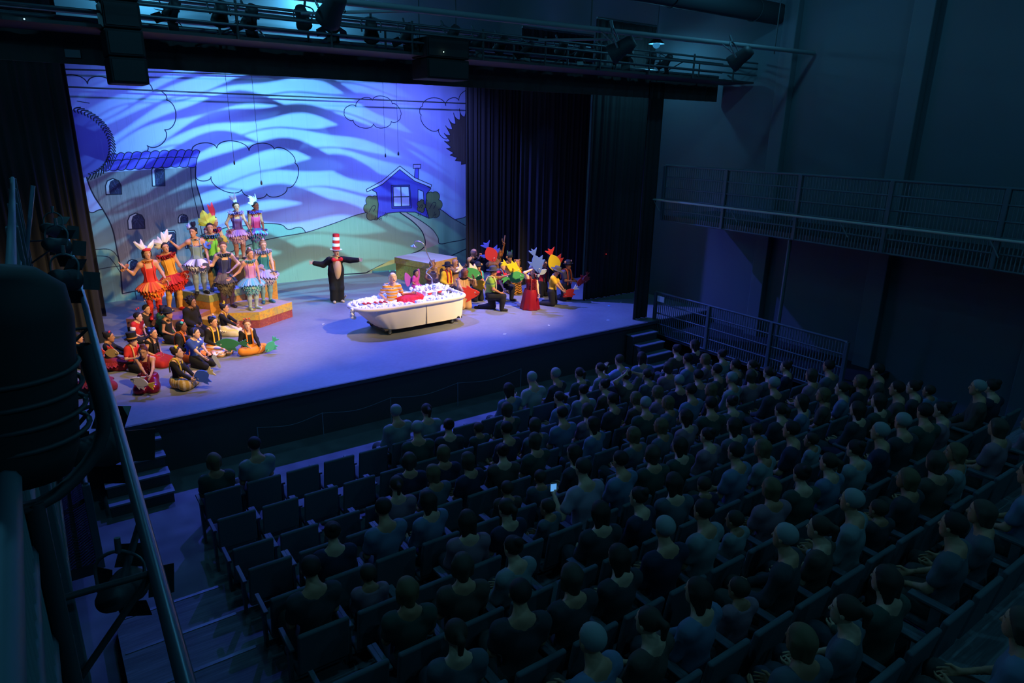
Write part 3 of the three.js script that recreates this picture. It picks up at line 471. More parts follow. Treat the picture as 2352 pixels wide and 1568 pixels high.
  for (let i = 0; i < 30; i++) { const t = i / 30, a = 1.45 - t * 2.7, x = 1.1 + 0.84 * Math.cos(a), y = 4.02 + 0.82 * Math.sin(a); q.beginPath(); q.moveTo(X(x - 0.1 * Math.cos(a + 0.9)), Y(y - 0.1 * Math.sin(a + 0.9))); q.quadraticCurveTo(X(x), Y(y + 0.03), X(x + 0.2 * Math.cos(a - 1.25)), Y(y + 0.2 * Math.sin(a - 1.25))); stroke(0.026); }
  path('1.35,5.02 1.6,4.98'); stroke(0.016);
  { q.beginPath(); const n = 13; for (let i = 0; i <= n; i++) { const a = Math.PI * (0.5 + 1.02 * i / n), x = 12.72 + 0.95 * Math.cos(a), y = 4.18 + 0.84 * Math.sin(a), b = a + 0.55, x2 = 12.72 + 1.13 * Math.cos(b - 0.55), y2 = 4.2 + 1.0 * Math.sin(b - 0.55); i ? q.quadraticCurveTo(X(x - 0.08), Y(y + 0.05), X(x2), Y(y2 + 0.1)) : q.moveTo(X(x), Y(y)); const c = a + 0.14; q.quadraticCurveTo(X(12.72 + 0.95 * Math.cos(a + 0.05)), Y(4.18 + 0.84 * Math.sin(a + 0.05)), X(12.72 + 0.9 * Math.cos(c)), Y(4.18 + 0.8 * Math.sin(c))); } q.lineTo(X(13.3), Y(3.4)); q.lineTo(X(13.3), Y(5.02)); q.closePath(); fill('#4c4540'); stroke(0.02); }
  // the little house on the hill, with its bushes
  const bush = (x, y, s, n = 6) => { q.beginPath(); for (let i = 0; i < n; i++) { const a = i / n * 2 * Math.PI; q.moveTo(X(x + Math.cos(a) * 0.16 * s + 0.13 * s), Y(y + Math.sin(a) * 0.26 * s)); q.arc(X(x + Math.cos(a) * 0.16 * s), Y(y + Math.sin(a) * 0.26 * s), 0.13 * s * S, 0, 7); } stroke(0.035); fill('#66704c'); q.beginPath(); q.ellipse(X(x), Y(y), 0.2 * s * S, 0.28 * s * S, 0, 0, 7); fill('#66704c'); path([[x - 0.12 * s, y - 0.1 * s], [x, y + 0.06 * s], [x + 0.1 * s, y + 0.04 * s], [x + 0.02 * s, y - 0.1 * s]]); stroke(0.018); };
  bush(8.95, 2.08, 1.05); bush(11.13, 2.08, 1.2); 
  path('10.45,2.95 10.5,3.32 10.63,3.32 10.6,2.88', false, true); fill('#5a4fc8'); stroke(0.02); path('10.43,3.41 10.7,3.41 10.69,3.29 10.42,3.29', false, true); fill('#b8bce8'); stroke(0.02);
  path('8.95,2.65 9.1,2.56 9.15,2.19 9.09,1.74 9.46,1.89 9.9,1.91 10.44,1.88 10.77,1.73 10.97,1.64 10.85,2.03 10.89,2.46 11.06,2.62 9.95,3.29', false, true); fill('#5048b4'); stroke(0.024);
  path('10.58,2.61 10.77,2.54 10.8,1.91 10.56,2.04', false, true); fill('#a9b4e8'); stroke(0.02); bush(10.68, 2.06, 0.55, 5);
  path('8.76,2.67 9.32,2.92 9.95,3.37 10.47,2.99 11.09,2.74 11.06,2.66 10.47,2.88 9.94,3.26 9.32,2.81 8.78,2.59', false, true); fill('#c2c6ee'); stroke(0.022);
  path('9.62,2.77 10.28,2.76 10.32,2.02 9.62,2.04', false, true); fill('#3a3398'); stroke(0.02); path('9.69,2.72 10.24,2.71 10.26,2.09 9.69,2.1', false, true); fill('#c2c8f0'); stroke(0.018);
  path('9.96,2.72 9.96,2.1', false); stroke(0.03); path('9.69,2.4 10.25,2.39', false); stroke(0.03);
  for (const [x, y] of [[9.05, 1.72], [9.2, 1.7], [10.9, 1.68], [11.2, 1.72], [9.4, 1.8], [10.6, 1.76]]) { path([[x, y + 0.12], [x - 0.05, y], [x + 0.05, y + 0.06], [x + 0.02, y - 0.03]]); stroke(0.014); }
  // seams and brush streaks of the cloth
  q.globalAlpha = 0.05; for (let i = 0; i < 500; i++) { q.strokeStyle = i % 2 ? '#20223a' : '#ffffff'; q.lineWidth = rr(1, 4); const x = rr(0, W), y = rr(0, H); q.beginPath(); q.moveTo(x, y); q.lineTo(x + rr(-3, 3), y + rr(60, 320)); q.stroke(); } q.globalAlpha = 1;
  const tex = new THREE.CanvasTexture(cv); tex.colorSpace = THREE.SRGBColorSpace;
  const g = new THREE.PlaneGeometry(X1 - X0, Y1 - Y0, 220, 40).translate((X0 + X1) / 2, (Y0 + Y1) / 2, -9.0), p = g.attributes.position;
  for (let i = 0; i < p.count; i++) { const x = p.getX(i), y = p.getY(i), e = Math.max(0, 1 - y / 3.2), side = Math.max(0, Math.min(1, (x - 10.6) / 1.6)) + Math.max(0, (2.2 - x) / 1.2); p.setZ(i, -9.02 + 0.02 * Math.sin(x * 3.1) * e + 0.035 * Math.sin(x * 11 + Math.sin(x * 2.3)) * Math.min(1.4, side) * (0.3 + 0.7 * e) + 0.22 * Math.pow(Math.max(0, 1 - y / 0.5), 2) * (x < 5 ? 0.6 : 0.25)); }
  g.computeVertexNormals();
  const t = thing('painted_backdrop', 'large painted cloth backdrop with tile-roofed house, clouds, hills and small purple house', 'backdrop');
  part('cloth', [g], new THREE.MeshStandardMaterial({ map: tex, roughness: 0.9, side: THREE.DoubleSide }), t);
  part('backdrop_batten', bar([0.5, 6.52, -9.02], [13.3, 6.52, -9.02], 0.03), M.steel, t);
}

// ---------------------------------------------------------------- overhead: battens, lamps, catwalk, loudspeakers, hanging microphones
tag(solo('batten', bar([-0.5, 5.31, -8.4], [13.6, 5.33, -8.4], 0.019), M.dark), 'upper of two thin dark pipes in front of the painted sky', 'pipe');
tag(solo('batten', bar([-0.5, 5.65, -8.4], [13.6, 6.04, -8.4], 0.019), M.dark), 'uppermost thin dark pipe across the painted sky, just below the border', 'pipe');
scene.children.filter(o => o.name === 'batten')[0].userData.label = 'lower thin dark pipe crossing the painted clouds';

function fixture(name, label, pos, aim, o = {}) {   // a theatre lamp hung from a pipe; its local +z is the beam
  const s = o.size ?? 1, d = V(...aim).sub(V(...pos)).normalize(), t = thing(name, label, 'stage light', pos, 0, o.group);
  t.position.addScaledVector(d, -0.06 * s); t.lookAt(V(...pos).addScaledVector(d, 5));
  part('housing', [lathe([[0, -0.3], [0.07, -0.3], [0.09, -0.24], [0.1, -0.1], [0.12, -0.02], [0.125, 0.03], [0.11, 0.03], [0.105, -0.02]].map(([r, y]) => [r * s, y * s]), 18).rotateX(Math.PI / 2)], M.dark, t);
  part('lens', [new THREE.CircleGeometry(0.103 * s, 20).translate(0, 0, -0.005 * s)], o.glow ? mat('#0a0a0a', 0.2, { emissive: o.glow, emissiveIntensity: o.glowK ?? 1.2 }) : mat('#6d7a88', 0.1, { metalness: 0.6 }), t);
  part('yoke', [tube([[-0.14 * s, 0, -0.1 * s], [-0.14 * s, 0.2 * s, -0.12 * s], [0, 0.27 * s, -0.13 * s], [0.14 * s, 0.2 * s, -0.12 * s], [0.14 * s, 0, -0.1 * s]], 0.012 * s, 20), bar([0, 0.26 * s, -0.13 * s], [0, 0.36 * s, -0.15 * s], 0.02 * s)], M.steel, t);
  if (o.hang) { t.updateMatrixWorld(); const w = t.worldToLocal(V(...o.hang)); part('hanger', [bar([0, 0.02, -0.1 * s], [w.x, w.y, w.z], 0.014)], M.steel, t); }
  if (o.doors) for (const a of [0, 1, 2, 3]) part('barn_door', [box(0.2 * s, 0.16 * s, 0.006 * s).translate(0, 0.075 * s, 0).rotateX(0.6).translate(0, 0.12 * s, 0.035 * s).rotateZ(a * Math.PI / 2)], mat('#20262a', 0.4, { metalness: 0.4 }), t);
  return t;
}
const glowOf = c => new THREE.Color().setRGB(...c).getStyle();
{
  const names = { blueCentre: 'unseen blue stage lamp above the middle of the stage', blueRight: 'unseen blue stage lamp above the kneeling performers', blueLeft: 'unseen blue stage lamp above the seated children', warmRight: 'amber front lamp placed on the pale pipe beam to light the bathtub', warmCentre: 'amber front lamp placed on the pale pipe beam to light the dancers', warmLeft: 'amber front lamp placed on the pale pipe beam to light the seated children', skyWashA: 'unseen blue lamp washing the tile-roofed house side of the backdrop', skyWashB: 'unseen blue lamp washing the purple house side of the backdrop', topGlow: 'small unseen cyan lamp glowing on the top middle of the backdrop', curtainBeam: 'small unseen blue lamp with a narrow beam on the black curtain' };
  for (const [k, L] of Object.entries(LAMPS)) {
    lightFrom(L);
    if (k.startsWith('ripple')) continue;
    const hang = k.startsWith('warm') ? [L[0][0], 5.98 + 0.01455 * (L[0][0] + 2.1), 2.2] : k.startsWith('blue') ? [L[0][0], 6.36, -4.55] : k.startsWith('sky') ? [L[0][0], 6.46, -5.55] : k === 'topGlow' ? [L[0][0], 6.82, -7.5] : [L[0][0], 6.4, -4.0];
    fixture('stage_light', names[k], L[0], L[1], { hang, glow: glowOf(L[2]), size: k.startsWith('warm') ? 1.3 : 0.8 });
  }
  // unseen projectors placed for the rippling light: a lamp behind a cut metal plate with wavy slots
  for (const [key, sd, label] of [['ripple', 0, 'unseen cyan projector lamp with a wavy cut metal plate, nearer the painted tile-roofed house'], ['rippleSecond', 5, 'unseen cyan projector lamp with a wavy cut metal plate, nearer the painted purple house']]) {
    const [p, aim] = LAMPS[key], t = thing('pattern_projector', label, 'stage light', p);
    t.lookAt(V(...aim));
    part('lamp_lens', [new THREE.CircleGeometry(0.03, 16).translate(0, 0, -0.02)], mat('#080808', 0.3, { emissive: '#66d0ff', emissiveIntensity: 1 }), t);
    part('housing', [lathe([[0.02, -0.25], [0.14, -0.25], [0.16, -0.06], [0.2, 0.1], [0.3, 0.27], [0.31, 0.27], [0.21, 0.08], [0.17, -0.08]], 24).rotateX(Math.PI / 2)], M.dark, t);
    part('plate_rim', [new THREE.TorusGeometry(0.295, 0.015, 8, 40).translate(0, 0, 0.29)], M.dark, t);
    t.updateMatrixWorld(); const w = t.worldToLocal(V(p[0], 6.55, -2.6)); part('yoke', [bar([0, 0.12, -0.1], [w.x, w.y, w.z], 0.015)], M.steel, t);
    const gs = [];
    for (let i = 0; i < 29; i++) {
      const v0 = 0.265 - i * 0.0165, ph = i * 1.9 + sd, k1 = 9 + 3 * Math.sin(i * 2.1 + sd), amp = 0.0085 + 0.003 * Math.sin(i), up = [], dn = [];
      for (let n = 0; n <= 72; n++) {
        const u = -0.29 + 0.58 * n / 72, y = v0 - 1.5 * u * u + 0.1 * Math.abs(u) - 0.15 * Math.max(0, u) + amp * Math.sin(u * (20 + 5 * Math.sin(i + sd)) + ph) + 0.004 * Math.sin(u * 47 + ph * 2);
        const w = Math.max(0.0007, 0.0072 * (0.42 + 0.75 * Math.sin(u * k1 * 1.6 + ph) + 0.35 * Math.sin(u * 31 + ph * 3)));
        if (u * u + y * y < 0.29 * 0.29) { up.push([u, y + w]); dn.unshift([u, y - w]); }
      }
      if (up.length > 3) gs.push(new THREE.ExtrudeGeometry(shape([...up, ...dn], true, false), { depth: 0.0015, bevelEnabled: false }).translate(0, 0, 0.3));
    }
    part('pattern_plate', gs, M.dark, t);
  }
}
// lamps hung just behind the border, seen from below its edge
[[2.45, 5.62, -3.5], [2.8, 5.66, -3.5], [4.3, 5.76, -3.5], [4.6, 5.68, -3.5], [7.3, 5.78, -3.5], [7.6, 5.76, -3.5]].forEach((p, i) => fixture('stage_light', ['first', 'second', 'third', 'fourth', 'fifth', 'sixth'][i] + ' dark lamp from the left peeking below the border over the painted sky', p, [p[0] - 0.6, 0, -5 + (i % 3)], { doors: true, size: 0.8, hang: [p[0], 6.05, -3.5], group: 'lamps on the pipe behind the border' }));
for (const [y, z, l] of [[6.36, -4.55, 'steel pipe carrying the blue lamps over the middle of the stage'], [6.46, -5.55, 'steel pipe carrying the lamps that wash the backdrop'], [6.4, -4.0, 'thin pipe from which the microphone wires hang'], [6.55, -2.6, 'steel pipe carrying the two pattern projectors'], [6.82, -7.5, 'steel pipe close before the top of the backdrop']]) tag(solo('lighting_pipe', bar([-1, y, z], [14, y, z], 0.025), M.steel), l, 'pipe');
tag(solo('lighting_pipe', bar([-1, 6.05, -3.5], [14, 6.05, -3.5], 0.025), M.steel), 'steel lighting pipe carrying the lamps behind the border', 'pipe');

// catwalk over the stage front
{
  const t = thing('catwalk', 'dark steel catwalk with railings above the black border', 'catwalk');
  part('deck', span(-2.1, 14.4, 5.66, 5.7, -0.15, 0.75), M.dark, t);
  for (const [y, z, r] of [[6.1, 0.8, 0.02], [5.98, 0.8, 0.024], [5.84, 0.8, 0.018], [6.15, -0.2, 0.018], [5.95, -0.2, 0.02]]) part('rail', bar([-2.1, y, z], [14.4, y, z], r), M.steel, t);
  for (let i = 0; i < 12; i++) for (const z of [0.8, -0.2]) part('post', bar([-1.3 + i * 1.35, 5.66, z], [-1.3 + i * 1.35, 6.15, z], 0.02), M.dark, t);
  for (let i = 0; i < 5; i++) part('brace', bar([-0.8 + i * 3.2, 5.68, -0.2], [0.2 + i * 3.2, 6.12, -0.2], 0.012), M.dark, t);
}
for (let i = 0; i < 17; i++) { const x = 1.9 + i * 0.62 + rr(-0.14, 0.14); fixture('stage_light', 'dark lamp hung on the catwalk above the black border, ' + ['first','second','third','fourth','fifth','sixth','seventh','eighth','ninth','tenth','eleventh','twelfth','thirteenth','fourteenth','fifteenth','sixteenth','seventeenth'][i] + ' from the near end', [x, 5.9 + rr(-0.05, 0.05), 0.35], [x + rr(-3, 3), 0, -4 - rr(0, 3)], { doors: i % 2 === 0, size: rr(0.75, 1.05), hang: [x, 5.98, 0.8], group: 'lamps along the catwalk' }); }
{
  const t = thing('truss', 'long pale steel pipe beam nearest the audience under the ceiling', 'beam');
  part('pipe', bar([-2.1, 5.98, 2.2], [14.4, 6.22, 2.2], 0.045), M.grey, t);
  for (const x of [4.9, 9.2]) part('brace', bar([x, 6.08, 2.2], [x - 1.25, 6.07, 0.85], 0.022), M.grey, t);
  for (const x of [1.5, 8, 13]) part('hanger', bar([x, 6.1, 2.2], [x, 9.5, 2.2], 0.012), M.dark, t);
}
{
  const t = thing('duct', 'big dark round air duct running across below the ceiling', 'duct');
  part('pipe', bar([-2.1, 7.1, 1.2], [14.4, 7.1, 1.2], 0.22, 20), mat('#2c353a', 0.7), t);
  for (let i = 0; i < 6; i++) part('hanger_strap', [new THREE.TorusGeometry(0.235, 0.012, 6, 24).rotateY(Math.PI / 2).translate(0.5 + i * 2.6, 7.1, 1.2)], M.dark, t);
}
for (const [x0, x1, y0, y1, z0, z1, label] of [[1.1, 1.53, 4.99, 6.3, 0.45, 1.0, 'tall black loudspeaker column hanging before the cloud at the near side'], [5.66, 6.46, 5.3, 5.95, 0.35, 0.9, 'black loudspeaker cluster hanging over the middle of the border']]) {
  const t = thing('loudspeaker', label, 'loudspeaker'), n = y1 - y0 > 1 ? 4 : 2, h = (y1 - y0) / n;
  for (let i = 0; i < n; i++) { const c = part('cabinet', span(x0, x1, y0 + i * h + 0.006, y0 + (i + 1) * h - 0.006, z0, z1, 0.02), mat('#101214', 0.8), t); part('grille', span(x0 + 0.03, x1 - 0.03, y0 + i * h + 0.035, y0 + (i + 1) * h - 0.035, z1, z1 + 0.01, 0.004), mat('#181c1f', 0.7), c); }
  part('hanging_cable', [bar([x0 + 0.05, y1, z0 + 0.2], [x0 + 0.05, 9.5, z0 + 0.2], 0.008), bar([x1 - 0.05, y1, z0 + 0.2], [x1 - 0.05, 9.5, z0 + 0.2], 0.008)], M.dark, t);
}
[[3.67, 3.77, 'thin hanging wire ending above the painted cloud beside the tile roof'], [4.19, 3.34, 'longer hanging wire with a small weight before the painted cloud'], [7.13, 3.9, 'hanging wire with a small weight left of the purple house chimney'], [7.47, 3.94, 'short fine hanging wire nearest the purple house chimney']].forEach(([x, y, label], i) => { const t = thing('hanging_microphone', label, 'microphone', [x, y, -4], 0); part('wire', bar([0, 0.03, 0], [0, 6.42 - y, 0], 0.004, 5), M.dark, t); part('capsule', [lathe([[0, -0.05], [0.016, -0.04], [0.018, 0], [0.008, 0.045], [0, 0.05]].map(([r, q]) => [r * (i % 2 ? 1.2 : 1), q]), 10)], M.dark, t); });
// blue fill lamps added to lift the dark over audience, wings and back wall
BLUE_FILL.places.forEach((p, i) => {
  const t = thing('fill_lamp', 'added dim blue fill lamp under the ceiling, ' + ['near front', 'far front', 'near middle', 'far middle', 'near rear corner', 'middle of the rear', 'far rear corner', 'beside the near gallery', 'at the far front curtain', 'at the near front curtain', 'behind the backdrop at the near end', 'behind the backdrop at the far end'][i], 'lamp', p.slice(0, 3));
  part('bulb', [ball(0.09, 0, 0, 0)], mat('#050505', 0.4, { emissive: '#2f7fb0', emissiveIntensity: 0.8 }), t);
  part('shade', [lathe([[0.03, 0.16], [0.05, 0.16], [0.2, 0.02], [0.19, 0.015], [0.045, 0.145]], 20)], M.dark, t); part('cord', bar([0, 0.15, 0], [0, 9.5 - p[1], 0], 0.008), M.dark, t);
  const l = new THREE.PointLight(new THREE.Color().setRGB(...BLUE_FILL.color), BLUE_FILL.candela * (p[3] ?? 1), 0, 2); l.position.set(p[0], p[1] - 0.02, p[2]); l.castShadow = true; l.shadow.radius = 4; scene.add(l);
});
tag(solo('small_sign', span(0.72, 0.9, 5.36, 5.46, -0.26, -0.24), M.grey), 'small pale grey card on the border beside the near loudspeaker', 'sign');
for (const [p, c, l] of [[[0.3, 5.68, 0.77], '#a8d8ff', 'tiny pale indicator lamp at the near end of the catwalk'], [[5.95, 5.72, 0.925], '#d0ffe8', 'tiny pale indicator lamp on the catwalk above the loudspeaker cluster'], [[13.0, 1.26, -2.44], '#ff3030', 'tiny red indicator lamp on the black curtain by the kneeling performers']]) { const t = thing('indicator_lamp', l, 'lamp', p); part('lamp_body', [box(0.03, 0.03, 0.02, 0, 0, -0.012, 0.004)], M.dark, t); part('light', [ball(0.009, 0, 0, 0.004)], mat('#000000', 0.5, { emissive: c, emissiveIntensity: 2 }), t); const q = new THREE.PointLight(c, 0.002); q.position.set(p[0], p[1], p[2] + 0.03); scene.add(q); }

// ---------------------------------------------------------------- galleries on both sides: the same construction, mirrored
function gallery(x, s, y0, y1, z0, z1, deckY, label, rails) {   // s: +1 the deck lies towards +x
  const t = thing('gallery', label, 'balcony'), post = mat('#51616a', 0.6, { metalness: 0.3 });
  const n = Math.round((z1 - z0) / 1.78);
  for (let i = 0; i <= n; i++) part('post', span(x - 0.04, x + 0.04, y0, y1, z0 + i * (z1 - z0) / n - 0.035, z0 + i * (z1 - z0) / n + 0.035, 0.008), post, t);
  for (let i = 0; i < rails; i++) { const y = y0 + (y1 - y0) * i / (rails - 1); part('rail', bar([x, y, z0], [x, y, z1], i === rails - 1 ? 0.026 : 0.018), post, t); }
  const gs = []; for (let z = z0 + 0.06; z < z1; z += 0.062) gs.push(bar([x, y0, z], [x, y1, z], 0.011, 5));
  const b = part('baluster_bars', gs, mat('#5a6a70', 0.7), t); b.userData.kind = 'stuff';
  part('deck', span(Math.min(x, x + s * 2.2), Math.max(x, x + s * 2.2), deckY - 0.14, deckY, z0, z1), M.dark, t);
  return t;
}
gallery(12.55, 1, 2.5, 3.78, -0.08, 12.4, 2.62, 'upper gallery with barred steel railing on the far side wall', 6);
gallery(12.55, 1, -0.35, 0.71, -0.05, 4.95, -0.28, 'lower gallery with barred steel railing behind the far stage steps', 5);
gallery(-0.13, -1, 2.5, 3.78, -0.08, 12.4, 2.62, 'near side gallery with barred steel railing running under the viewpoint', 6);
gallery(0.02, -1, -0.35, 0.71, -0.05, 3.3, -0.28, 'lower near gallery railing beside the steps', 5);
for (const [z0, z1] of [[-0.3, 1.6], [1.6, 12]]) if (z0 < 0) { const t = thing('lighting_pipe', 'pale pipe bracketed out from the far upper gallery', 'pipe'); part('pipe', bar([12.4, 2.98, z0 - 0.1], [12.4, 3.0, 8], 0.024), mat('#a9b0a6', 0.5), t); for (const z of [-0.25, 2, 4.5, 7]) part('bracket', [bar([12.4, 2.97, z], [12.52, 2.7, z + 0.12], 0.012), bar([12.4, 2.97, z], [12.55, 2.97, z], 0.012)], M.grey, t); }
{ const t = thing('lighting_pipe', 'long thick dark pipe along the near gallery, leading down the foreground', 'pipe'); part('pipe', bar([0.36, 3.0, 0], [0.118, 3.0, 11.0], 0.026, 14), mat('#5d6c76', 0.35, { metalness: 0.6 }), t); for (const z of [0.4, 3, 5.4, 7.0, 9]) part('bracket', [bar([0.33 - 0.02 * z, 2.99, z], [-0.12, 2.7, z + 0.05], 0.012), bar([0.33 - 0.02 * z, 2.99, z], [-0.13, 3.0, z], 0.012)], M.dark, t); }
[[0.27, 3.2, 1.2, 0.8], [0.24, 3.22, 2.7, 0.8], [0.22, 3.16, 4.3, 0.8], [0.16, 2.74, 7.2, 0.9], [0.1, 2.72, 8.6, 0.6]].forEach(([x, y, z, s], i) => fixture('stage_light', ['farthest barn-door lamp on the near gallery pipe', 'second farthest barn-door lamp on the near gallery pipe', 'middle barn-door lamp on the near gallery pipe', 'barn-door lamp under the near gallery pipe beside the seated children', 'nearest barn-door lamp under the gallery pipe above the aisle'][i], [x, y, z], [5 - i * 0.4, i > 2 ? 0.5 : 0.8, z - 6], { doors: true, size: s, hang: [0.36 - 0.022 * z, 3.0, z], group: 'lamps on the near gallery pipe' }));
{ // the big drum of a follow spot close to the viewpoint
  const t = thing('follow_spot', 'big dark rounded lamp drum close to the viewpoint on the near gallery', 'stage light', [-0.1, 4.0, 9.6], 0.3);
  part('housing', [lathe([[0, 0.21], [0.07, 0.205], [0.12, 0.17], [0.135, 0.1], [0.135, -0.2], [0.12, -0.26], [0, -0.27]].map(([r, y]) => [r, y]), 28).rotateZ(-0.12)], mat('#131518', 0.75), t);
  part('yoke', [tube([[-0.16, 0, 0], [-0.16, -0.25, 0], [0, -0.36, 0], [0.16, -0.25, 0], [0.16, 0, 0]], 0.016, 20), bar([0, -0.35, 0], [0, -1.3, 0], 0.02)], M.dark, t);
  part('cooling_fin', [0, 1, 2, 3].map(i => new THREE.TorusGeometry(0.137, 0.006, 6, 30).rotateX(Math.PI / 2).translate(0.0, -0.02 - i * 0.05, 0)), M.dark, t);
}
tag(solo('pole', bar([0.06, 3.9, 3.0], [-0.16, 3.0, 3.0], 0.02), mat('#7d8ea0', 0.4, { metalness: 0.5 })), 'pale slanting pipe inside the near gallery at the picture edge', 'pipe');
tag(solo('notice', span(12.49, 12.505, 0.5, 0.64, 0.05, 0.27), mat('#dfe4ea', 0.8)), 'small white paper notice on the far lower railing', 'notice');
{ const t = thing('support_column', 'slender steel column under the far upper gallery', 'column'); part('shaft', bar([12.75, -0.28, 3.3], [12.75, 2.5, 3.3], 0.04, 14), mat('#5d6c72', 0.5, { metalness: 0.3 }), t); part('base_plate', [box(0.2, 0.015, 0.2, 12.75, -0.272, 3.3)], M.steel, t); }

// ---------------------------------------------------------------- steps from the auditorium up to the stage
for (const [x0, x1, label] of [[0.25, 1.12, 'dark wooden steps up to the stage beside the near aisle'], [11.45, 12.3, 'dark wooden steps up to the stage at the far corner']]) {
  const t = thing('stage_steps', label, 'steps');
  for (let i = 0; i < 4; i++) { const y = -0.19 * (i + 1), z = 0.09 + 0.25 * i; part('tread', span(x0, x1, y - 0.03, y, z, z + 0.26, 0.006), mat('#6a737c', 0.5), t); part('riser', span(x0 + 0.02, x1 - 0.02, FLOOR, y - 0.03, z + 0.02, z + 0.235), M.black, t); }
}
tag(solo('cable', [...[[2.6, 3.75], [3.75, 5.1], [5.1, 6.6], [6.6, 8.2]].map(([a, b]) => tube([[a, -0.44, 0.2], [(a + b) / 2, -0.53, 0.2], [b, -0.44, 0.2]], 0.005, 20)), ...[2.6, 3.75, 5.1, 6.6, 8.2].map(x => bar([x, FLOOR, 0.2], [x, -0.43, 0.2], 0.008))], mat('#7c8894', 0.5)), 'thin sagging rope on small posts along the foot of the stage', 'rope');

// ---------------------------------------------------------------- platforms
const ochre = painted('#c8963c', '#d0a848', '#8c5a34', '#a07858'), lilacTop = mat('#b9b4bc', 0.8), yellowLeaf = painted('#b9a24e', '#d6b03a', '#7f7a78', '#c86a3c'), maroon = painted('#8a3a44', '#94463e', '#b8764a', '#6c3040'), olive = painted('#8e9a5e', '#98a05a', '#b8a85a', '#5f7a6a'), orange = painted('#d08a34', '#d89a3c', '#a86a2c', '#c8b04a'), mauve = painted('#8c5a50', '#94605a', '#7a5060', '#a06a58'), yellow = painted('#d8a030', '#dca838', '#c08a30', '#e0b848');
function platform(label, poly, y0, y1, split, topM, upperM, lowerM, over = 0.0) {
  const t = thing('stage_platform', label, 'platform'), c = poly.reduce((a, p) => [a[0] + p[0] / poly.length, a[1] + p[1] / poly.length], [0, 0]), big = poly.map(([x, z]) => [x + (x - c[0]) * over, z + (z - c[1]) * over]);
  part('base', [prism(poly, y0, split)], lowerM, t); const l = part('lid', [prism(big, split, y1 - 0.012)], upperM, t); part('top_board', [prism(big, y1 - 0.012, y1, 0.003)], topM, l); return t;
}
const ccw = p => p;
platform('low brown platform under the red and yellow dancers', ccw([[1.36, -5.42], [2.45, -4.62], [3.1, -5.3], [2.0, -6.35]]), 0, 0.36, 0.17, mat('#9c6f78', 0.8), mauve, mat('#2c2a2e', 0.9));
platform('pale-topped green and orange platform under the grey and lime dancers', [[3.11, -5.3], [4.03, -5.78], [3.5, -6.8], [2.53, -6.33]], 0, 0.71, 0.53, mat('#a9b4c0', 0.8), olive, orange, 0.015);
platform('front platform with yellow leaf pattern over maroon under three dancers', [[3.98, -4.4], [4.92, -4.98], [4.5, -5.72], [3.5, -5.68], [3.22, -4.75]], 0, 0.39, 0.19, painted('#a89a9c', '#b0a088', '#c0a860', '#8c8890'), yellowLeaf, maroon, 0.01);
platform('tall orange mottled block behind the teal dancer', [[4.1, -5.92], [4.82, -5.74], [5.0, -6.9], [3.85, -7.1]], 0, 1.3, 1.24, mat('#b8944c', 0.8), orange, orange);
platform('small yellow step block between the low brown platform and the front platform', [[2.75, -4.95], [3.2, -4.35], [3.5, -4.72], [3.15, -5.28]], 0, 0.27, 0.22, mat('#dca63a', 0.75), yellow, yellow);
platform('big ochre box with overlapping lid behind the bathtub', [[9.09, -7.77], [9.5, -6.36], [10.74, -6.85], [10.3, -8.25]], 0, 0.69, 0.5, lilacTop, painted('#c89a44', '#d0a24a', '#9c6a50', '#b88aa0'), ochre, 0.035);

